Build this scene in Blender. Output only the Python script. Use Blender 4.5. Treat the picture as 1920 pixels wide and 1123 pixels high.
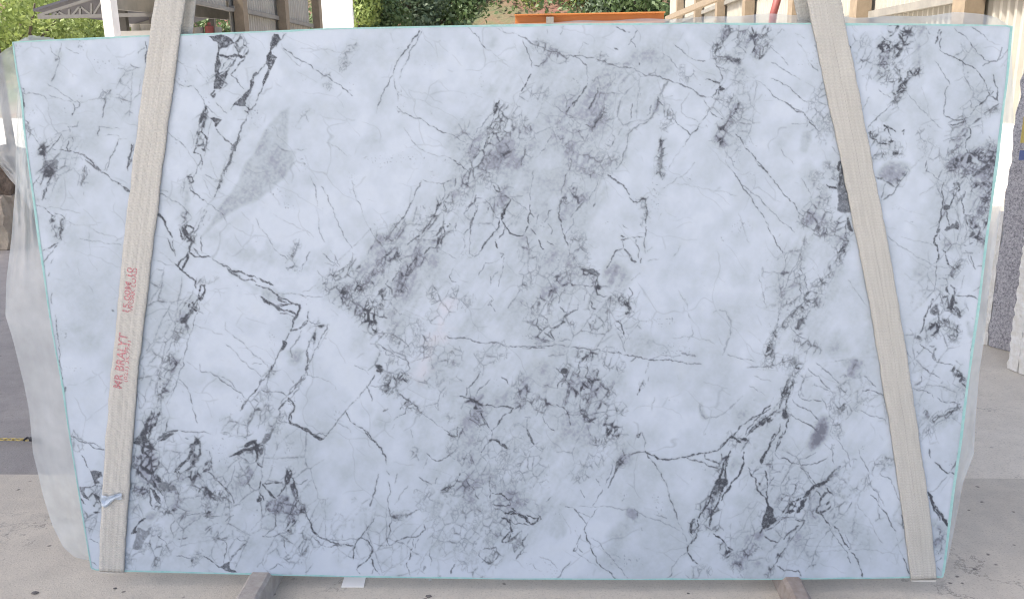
"""A veined stone slab held by two lifting straps in a stone yard."""
EXPOSURE = 1.63
ROOF_FRONT = -4.3
ROOF_BACK = 8.0
STONE_A = (.472, .527, .592)
STONE_B = (.442, .498, .566)
STONE_C = (.45, .50, .525)
STONE_G = (.20, .238, .235)
STONE_W = (.57, .62, .675)
STONE_D = (.045, .05, .062)
import bpy, bmesh, math, random
import numpy as np
from mathutils import Vector, Matrix, Euler
for o in list(bpy.data.objects): bpy.data.objects.remove(o)
scn = bpy.context.scene
C = scn.collection
R = math.radians
random.seed(7)

# ------------------------------------------------------------------ camera
F = 1620.0                                   # focal length in pixels of a 1920 px wide picture
corners = [(24, 80), (1898, 48), (1769, 1081), (172, 1067)]
SLABW, SLABZ0 = 3.10, 0.10
src = [(-.5, .5), (.5, .5), (.5, -.5), (-.5, -.5)]
A = []
for (X, Y), (u, v) in zip(src, corners):
    u -= 960; v = 561.5-v
    A.append([X, Y, 1, 0, 0, 0, -u*X, -u*Y, -u]); A.append([0, 0, 0, X, Y, 1, -v*X, -v*Y, -v])
h = np.linalg.svd(np.array(A, float))[2][-1].reshape(3, 3)
M = np.diag([1/F, 1/F, 1.])@h
if M[2, 2] < 0: M = -M
a, b, t = M.T
s = SLABW/np.linalg.norm(a); SLABH = float(np.linalg.norm(b)*s); t = t*s
cv = lambda q: Vector((q[0], q[1], -q[2]))
a_, b_ = cv(a).normalized(), cv(b).normalized()
y_ = b_.cross(a_).normalized(); b_ = a_.cross(y_).normalized()
Rcw = Matrix((a_, y_, b_)).transposed()      # world -> camera
CAM = Vector((0, 0, SLABZ0+SLABH/2))-Rcw.transposed()@cv(t)
Rwc = Rcw.transposed()
cam = bpy.data.objects.new('camera', bpy.data.cameras.new('camera')); C.objects.link(cam)
cam.matrix_world = Matrix.Translation(CAM)@Rwc.to_4x4()
cam.data.sensor_width = 36; cam.data.lens = 36*F/1920
cam.data.clip_start = .05; cam.data.clip_end = 600
scn.camera = cam
print('camera', CAM, 'slab height', SLABH)

# ------------------------------------------------------------------ light
SUN_EL, SUN_AZ = R(58), R(250)               # azimuth clockwise from +Y: from the left, a little behind the camera
w = bpy.data.worlds.new('World'); scn.world = w; w.use_nodes = True
nt = w.node_tree; bg = nt.nodes['Background']
sky = nt.nodes.new('ShaderNodeTexSky'); sky.sky_type = 'NISHITA'; sky.sun_disc = False
sky.sun_elevation = SUN_EL; sky.sun_rotation = SUN_AZ; sky.air_density = .8; sky.dust_density = 5.0; sky.ozone_density = .4
nt.links.new(sky.outputs[0], bg.inputs[0]); bg.inputs[1].default_value = .15
sun = bpy.data.lights.new('sun', 'SUN'); sun.energy = 2.7; sun.angle = R(.53); sun.color = (1, .95, .87)
so = bpy.data.objects.new('sun', sun); C.objects.link(so)
sd = Vector((math.sin(SUN_AZ)*math.cos(SUN_EL), math.cos(SUN_AZ)*math.cos(SUN_EL), math.sin(SUN_EL)))
so.rotation_euler = sd.to_track_quat('Z', 'Y').to_euler(); so.location = (-8, -4, 12)
scn.view_settings.view_transform = 'Standard'; scn.view_settings.look = 'None'
scn.view_settings.exposure = EXPOSURE; scn.view_settings.gamma = 1
scn.cycles.pixel_filter_type = 'BLACKMAN_HARRIS'; scn.cycles.filter_width = 1.05
scn.cycles.max_bounces = 8; scn.cycles.transparent_max_bounces = 12

# ---- drawing of the stone: fields on a raster laid over the slab face
import numpy as np, math
RW, RH = 1920, 1123
def vnoise(rng, cell, W=RW, H=RH, cellx=None):
    cx = cellx or cell
    gw, gh = int(W/cx)+4, int(H/cell)+4
    g = rng.random((gh, gw)).astype(np.float32)
    x = np.arange(W, dtype=np.float32)/cx; y = np.arange(H, dtype=np.float32)/cell
    xi = x.astype(int); yi = y.astype(int); fx = x-xi; fy = y-yi
    fx = fx*fx*(3-2*fx); fy = fy*fy*(3-2*fy)
    r = g[yi]*(1-fy)[:, None]+g[yi+1]*fy[:, None]
    return r[:, xi]*(1-fx)+r[:, xi+1]*fx
def fbm(rng, cell, octs=4, gain=.5):
    o = 0; a = 1; t = 0
    for i in range(octs):
        o = o+a*vnoise(rng, max(cell/2**i, 1.01)); t += a; a *= gain
    return o/t
def streak(rng, cell=40):
    """noise drawn out along the up-right grain of the stone"""
    g = fbm(rng, cell, 5); yy, xx = np.mgrid[0:RH, 0:RW]
    an = math.radians(-58); u_ = (xx*math.cos(an)+yy*math.sin(an))*.28; v_ = -xx*math.sin(an)+yy*math.cos(an)
    X = (u_*math.cos(an)-v_*math.sin(an)+300).astype(int) % RW; Y = (u_*math.sin(an)+v_*math.cos(an)+300).astype(int) % RH
    X = np.abs(X-RW//2)*2 % RW; Y = np.abs(Y-RH//2)*2 % RH
    return g[Y, X]
def blur(a, r):
    r = int(max(1, round(r)))
    for _ in range(2):
        for ax in (0, 1):
            p = [(0, 0), (0, 0)]; p[ax] = (r+1, r)
            c = np.cumsum(np.pad(a, p, mode='edge'), axis=ax, dtype=np.float64)
            n = a.shape[ax]
            if ax == 0: a = ((c[2*r+1:2*r+1+n]-c[:n])/(2*r+1)).astype(np.float32)
            else: a = ((c[:, 2*r+1:2*r+1+n]-c[:, :n])/(2*r+1)).astype(np.float32)
    return a
def crag(rng, pts, amp=.13, minseg=4.):
    pts = [tuple(p) for p in pts]
    while True:
        out = [pts[0]]; done = True
        for a, b in zip(pts, pts[1:]):
            L = math.hypot(b[0]-a[0], b[1]-a[1])
            if L > minseg:
                done = False
                k = (rng.random()-.5)*2*amp*L*(.6 if L > 30 else 1)
                out.append(((a[0]+b[0])/2-(b[1]-a[1])/L*k, (a[1]+b[1])/2+(b[0]-a[0])/L*k))
            out.append(b)
        pts = out
        if done: return np.array(pts, np.float32)
def voro(rng, cell, wx, wy, m, aniso=(1, 1, 0)):
    """distance to the border of the cell, and a random shade per cell, at the pixels in mask m"""
    ys, xs = np.nonzero(m)
    c, s = math.cos(aniso[2]), math.sin(aniso[2])
    X = (xs+wx[m]); Y = (ys+wy[m])
    U = ((X*c+Y*s)/(cell*aniso[0])).astype(np.float32); V = ((-X*s+Y*c)/(cell*aniso[1])).astype(np.float32)
    jit = rng.random((997, 3)).astype(np.float32)
    ui = np.floor(U).astype(np.int64); vi = np.floor(V).astype(np.int64)
    d1 = np.full(U.shape, 9., np.float32); d2 = d1.copy(); sh = np.zeros_like(d1)
    a1 = d1*0; b1 = d1*0; a2 = d1*0; b2 = d1*0
    for dy in (-1, 0, 1):
        for dx in (-1, 0, 1):
            a = ui+dx; b = vi+dy; j = jit[(a*7919+b*104729) % 997]
            pu = a+j[:, 0]-U; pv = b+j[:, 1]-V
            d = pu*pu+pv*pv
            n1 = d < d1; n2 = (d < d2) & ~n1
            a2 = np.where(n1, a1, np.where(n2, pu, a2)); b2 = np.where(n1, b1, np.where(n2, pv, b2)); d2 = np.where(n1, d1, np.where(n2, d, d2))
            a1 = np.where(n1, pu, a1); b1 = np.where(n1, pv, b1); sh = np.where(n1, j[:, 2], sh); d1 = np.where(n1, d, d1)
    e = (d2-d1)/(2*np.sqrt((a1-a2)**2+(b1-b2)**2)+1e-4)*cell
    return e, sh
def draw_stone(text, seed=5):
    rng = np.random.default_rng(seed)
    D = np.zeros((RH, RW), np.float32)      # crisp dark vein
    S = np.zeros((RH, RW), np.float32)      # soft grey cloud
    K = np.zeros((RH, RW), np.float32)      # warm pink cloud
    B = {k: np.zeros((RH, RW), np.float32) for k in 'fmc'}
    wob = fbm(rng, 5, 2)
    rough = (vnoise(rng, 2.2)-.5)*1.25+(vnoise(rng, 5.5)-.5)*1.5
    mot = fbm(rng, 22, 4)-.5; grit = vnoise(rng, 1.9)*.6+vnoise(rng, 4.)*.6
    def capsule(p, r, soft):
        x0 = int(max(0, p[:, 0].min()-r-soft-2)); x1 = int(min(RW, p[:, 0].max()+r+soft+3))
        y0 = int(max(0, p[:, 1].min()-r-soft-2)); y1 = int(min(RH, p[:, 1].max()+r+soft+3))
        if x1 <= x0 or y1 <= y0: return None
        return slice(y0, y1), slice(x0, x1)
    def dist(p, sl, w=None):
        ys = np.arange(sl[0].start, sl[0].stop, dtype=np.float32)[:, None]; xs = np.arange(sl[1].start, sl[1].stop, dtype=np.float32)[None]
        if len(p) == 1: return np.hypot(xs-p[0, 0], ys-p[0, 1])-(w[0] if w is not None else 0)
        best = np.full((len(ys), xs.shape[1]), 1e3, np.float32)
        for i in range(len(p)-1):
            ax, ay = p[i]; bx, by = p[i+1]
            # local window only
            m = (w.max() if w is not None else 0)+3 if w is not None else None
            if m is not None:
                a0 = max(int(min(ax, bx)-m)-sl[1].start, 0); a1 = max(int(max(ax, bx)+m)+2-sl[1].start, 0)
                b0 = max(int(min(ay, by)-m)-sl[0].start, 0); b1 = max(int(max(ay, by)+m)+2-sl[0].start, 0)
            else: a0, a1, b0, b1 = 0, best.shape[1], 0, best.shape[0]
            X = xs[:, a0:a1]; Y = ys[b0:b1]
            if X.size == 0 or Y.size == 0: continue
            vx, vy = bx-ax, by-ay; L = vx*vx+vy*vy+1e-6
            t = np.clip(((X-ax)*vx+(Y-ay)*vy)/L, 0, 1)
            d = np.hypot(X-ax-t*vx, Y-ay-t*vy)
            if w is not None: d = d-(w[i]+(w[i+1]-w[i])*t)
            best[b0:b1, a0:a1] = np.minimum(best[b0:b1, a0:a1], d)
        return best
    ox = oy = 0
    polys = []; sk = .5*streak(rng, 16)+.5*streak(rng, 60)
    for ln in text.strip().splitlines():
        f = ln.split()
        if f[0] == 'T': ox, oy = float(f[1]), float(f[2]); continue
        if f[0] in 'Pbsk':
            v = [float(q) for q in f[(3 if f[0] == 'P' else 4):]]
        else: v = [float(q) for q in f[2:]]
        P = np.array(v, np.float32).reshape(-1, 2)/4+[ox, oy]
        if f[0] == 'P':
            polys.append((float(f[1]), float(f[2]), P)); continue
        if f[0] == 'b':
            r = float(f[1])/4; st = float(f[2]); sl = capsule(P, r*1.35, 2)
            d = dist(P, sl)+mot[sl]*r*1.6
            m = st*np.clip((r*1.35-d)/(r*.8), 0, 1)*(.75+.5*wob[sl])
            B[f[3]][sl] = np.maximum(B[f[3]][sl], m); continue
        if f[0] in 'sk':
            r = float(f[1])/8; st = float(f[2]); so = float(f[3])*1.3; sl = capsule(P, r+so, 2)
            so += r*.45; d = dist(P, sl)+mot[sl]*(r+so)*2.2; m = np.clip((r+so-d)/(2*so), 0, 1); m = st*m*m*(3-2*m)
            if so >= 8 and f[0] == 's': m = m*1.6*np.clip(.3+(sk[sl]-.30)*2.6, .15, 1.5)
            T = S if f[0] == 's' else K
            T[sl] = np.maximum(T[sl], m); continue
        w = float(f[0]); dk = float(f[1])
        Q = crag(rng, P) if len(P) > 1 else P
        n = len(Q); t = np.linspace(0, 1, n)
        tap = np.clip(np.minimum(t, 1-t)*6+.5, 0, 1)
        nz = np.interp(np.arange(n), np.arange(0, n+3, 3), .5+rng.random(len(np.arange(0, n+3, 3)))) if n > 3 else np.ones(n)
        ww = ((w*.46-.02)*tap*nz).astype(np.float32)
        sl = capsule(Q, w+2, 2)
        if sl is None: continue
        d = dist(Q, sl, ww)
        m = np.clip(.5-(d+rough[sl]*min(1, .35+w*.22)), 0, 1)
        if w > 2.2: m = m*np.clip(1.25-.9*np.clip((grit[sl]-.62)*3, 0, 1), 0, 1)
        lw = min(1, .55+w*.3)
        m = m*dk*lw*(.62+.6*wob[sl])
        D[sl] = np.maximum(D[sl], np.minimum(m, 1))
        h = .10*dk*np.clip(1-(d-0)/(2.5+w), 0, 1)           # a little bleeding round each vein
        S[sl] = np.maximum(S[sl], h)
    for st, so, P in polys:
        pad = so*2+3
        sl = capsule(P, pad, 0)
        ys = np.arange(sl[0].start, sl[0].stop)[:, None]; xs = np.arange(sl[1].start, sl[1].stop)[None]
        Q = crag(rng, list(P)+[P[0]], amp=.09 if so < 3 else .05)
        ins = np.zeros((sl[0].stop-sl[0].start, sl[1].stop-sl[1].start), bool)
        for i in range(len(Q)-1):
            (x0, y0), (x1, y1) = Q[i], Q[i+1]
            if y0 == y1: continue
            c = (ys >= min(y0, y1)) & (ys < max(y0, y1)) & (xs < (x1-x0)*(ys-y0)/(y1-y0)+x0)
            ins ^= c
        m = ins.astype(np.float32)
        m = blur(m, max(1, so)) if so > .5 else m*.6+.4*blur(m, 1)
        if so <= 2 and st > .45:
            D[sl] = np.maximum(D[sl], np.clip((m-.5)*2.2+.5+rough[sl]*.5*(m > .02)*(m < .98), 0, 1)*st*(.62+.5*wob[sl])*np.clip(1.3-.8*np.clip((grit[sl]-.6)*3, 0, 1), 0, 1))
        else:
            if so >= 6 and st < .3: m = m*1.75*np.clip(.35+(sk[sl]-.30)*2.6, .15, 1.6)
            S[sl] = np.maximum(S[sl], m*st*(.85+.3*wob[sl]))
    # broken rock: angular fragments with a dark matrix between them
    wx = (fbm(rng, 80, 2)-.5)*22+(vnoise(rng, 7)-.5)*2.4; wy = (fbm(rng, 80, 2)-.5)*22+(vnoise(rng, 7)-.5)*2.4
    gap = fbm(rng, 16, 3); gap2 = fbm(rng, 15, 3); grain = .55*vnoise(rng, 2.4)+.45*vnoise(rng, 4.4)
    F = np.zeros_like(D); G = np.zeros_like(D)
    cov = np.zeros_like(D); gap = .35*gap+.65*fbm(rng, 55, 2)
    for key, cell, lw in (('f', 9., 1.0), ('m', 17., 1.25), ('c', 28., 1.15)):
        b0 = B[key]*(1-np.clip(blur(cov, 2)*2.2-.1, 0, 1)); b = np.maximum(b0, blur(b0, cell*.6)*.55); m = b > .03
        bm = np.clip(b[m]*1.1, 0, 1); q = gap[m]; q2 = gap2[m]; sp = grain[m]; ed = rough[m]
        an = math.radians(-60)
        tot = np.zeros_like(bm); grey = np.zeros_like(bm)
        sel = None
        for cc in (cell*1.55, cell*.72):
            e, sh = voro(rng, cc, wx, wy, m, (1.6, 1., an))
            if sel is None:
                on = np.ones_like(bm); sel = (((sh*37.) % 1) < .25+.45*bm)*np.clip(e*.8, 0, 1)
            else: on = sel
            e = np.abs(e+ed*.28)
            big = cc > cell
            wl = (.62 if big else .36)*lw*(.5+.7*bm)*np.clip(.5+(q2-.36)*3.4, .45, 2.2)*(.6+.8*wob[m])
            vis = np.clip((q-.36+.30*bm)*9, 0, 1)
            line = np.clip(wl-e+.45, 0, 1)*vis
            wm = cc*np.clip((q2-.52+.08*bm)*.9, 0, .15)*(.4+1.2*sh)
            inm = np.clip(wm-e+.5, 0, 1)
            dark = inm*np.clip((bm-.45)*3, 0, 1)*np.clip((q2-.55)*9, 0, 1)
            chip = (sh > .90)*np.clip((q2-.50)*9, 0, 1)*np.clip((bm-.3)*2.5, 0, 1)*(0 if big else 1)*np.clip(e-.2, 0, 1)
            tot = np.maximum(tot, on*np.maximum(np.maximum(line*(.30+.46*bm)*np.clip(.35+(sp-.1)*2.2, .4, 1.1), dark*.75), np.maximum(chip*.75, np.clip(2.6-e, 0, 1)*np.clip((sp-.48)*5, 0, 1)*.42*bm)))
            grey = np.maximum(grey, on*np.maximum(inm*.30*bm, np.clip(3.2-e, 0, 1)*.13*bm))
            if big: G[m] = G[m]+(sh-.62)*.42*np.clip(bm*2.2, 0, 1)*np.clip(e*.5, 0, 1)
        F[m] = np.maximum(F[m], np.clip(tot, 0, 1)); G[m] = np.maximum(G[m], grey)
        cov = np.maximum(cov, np.minimum(b0, 1))
        S = np.maximum(S, .26*blur(np.minimum(b0, 1), 6)*np.clip(.2+(sk-.25)*3, .2, 1.5)+.26*blur(np.minimum(b0, 1), 26))
    D = np.maximum(D, F)
    # hairlines and pits all over the sheet
    hx = (fbm(rng, 120, 4)-.5)*120; hy = (fbm(rng, 120, 4)-.5)*120
    full = np.ones_like(D, bool)
    e, sh = voro(rng, 95, hx, hy, full, (1, 1.6, math.radians(-55)))
    e = e.reshape(RH, RW); hm = fbm(rng, 60, 3)
    D = np.maximum(D, np.clip(.9-e*.9, 0, 1)*np.clip((hm-.53)*2.6, 0, .20))
    e, _ = voro(rng, 40, hx*.5+wx, hy*.5+wy, full, (1, 2.2, math.radians(-60)))
    e = e.reshape(RH, RW); hm = fbm(rng, 45, 3)
    D = np.maximum(D, np.clip(.9-e*.9, 0, 1)*np.clip((hm-.60)*3, 0, .15))
    sp = vnoise(rng, 2.3)*vnoise(rng, 30)
    D = np.maximum(D, np.clip((sp-.74)*3.2, 0, .35))
    cl = fbm(rng, 150, 5)-.5; c3 = blur(streak(rng), 1)-.5; c2 = fbm(rng, 34, 4)-.5
    S = S+np.clip(cl*.5+c2*.42+c3*.14+.045, -.06, .26)+G
    S = np.where(S > .02, S*(.62+.78*(.6*grain+.4*wob)), S)
    D = np.clip(np.clip(D, 0, 1)**.93*1.24, 0, 1)
    return D, np.clip(S, -.12, 1), K

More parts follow.
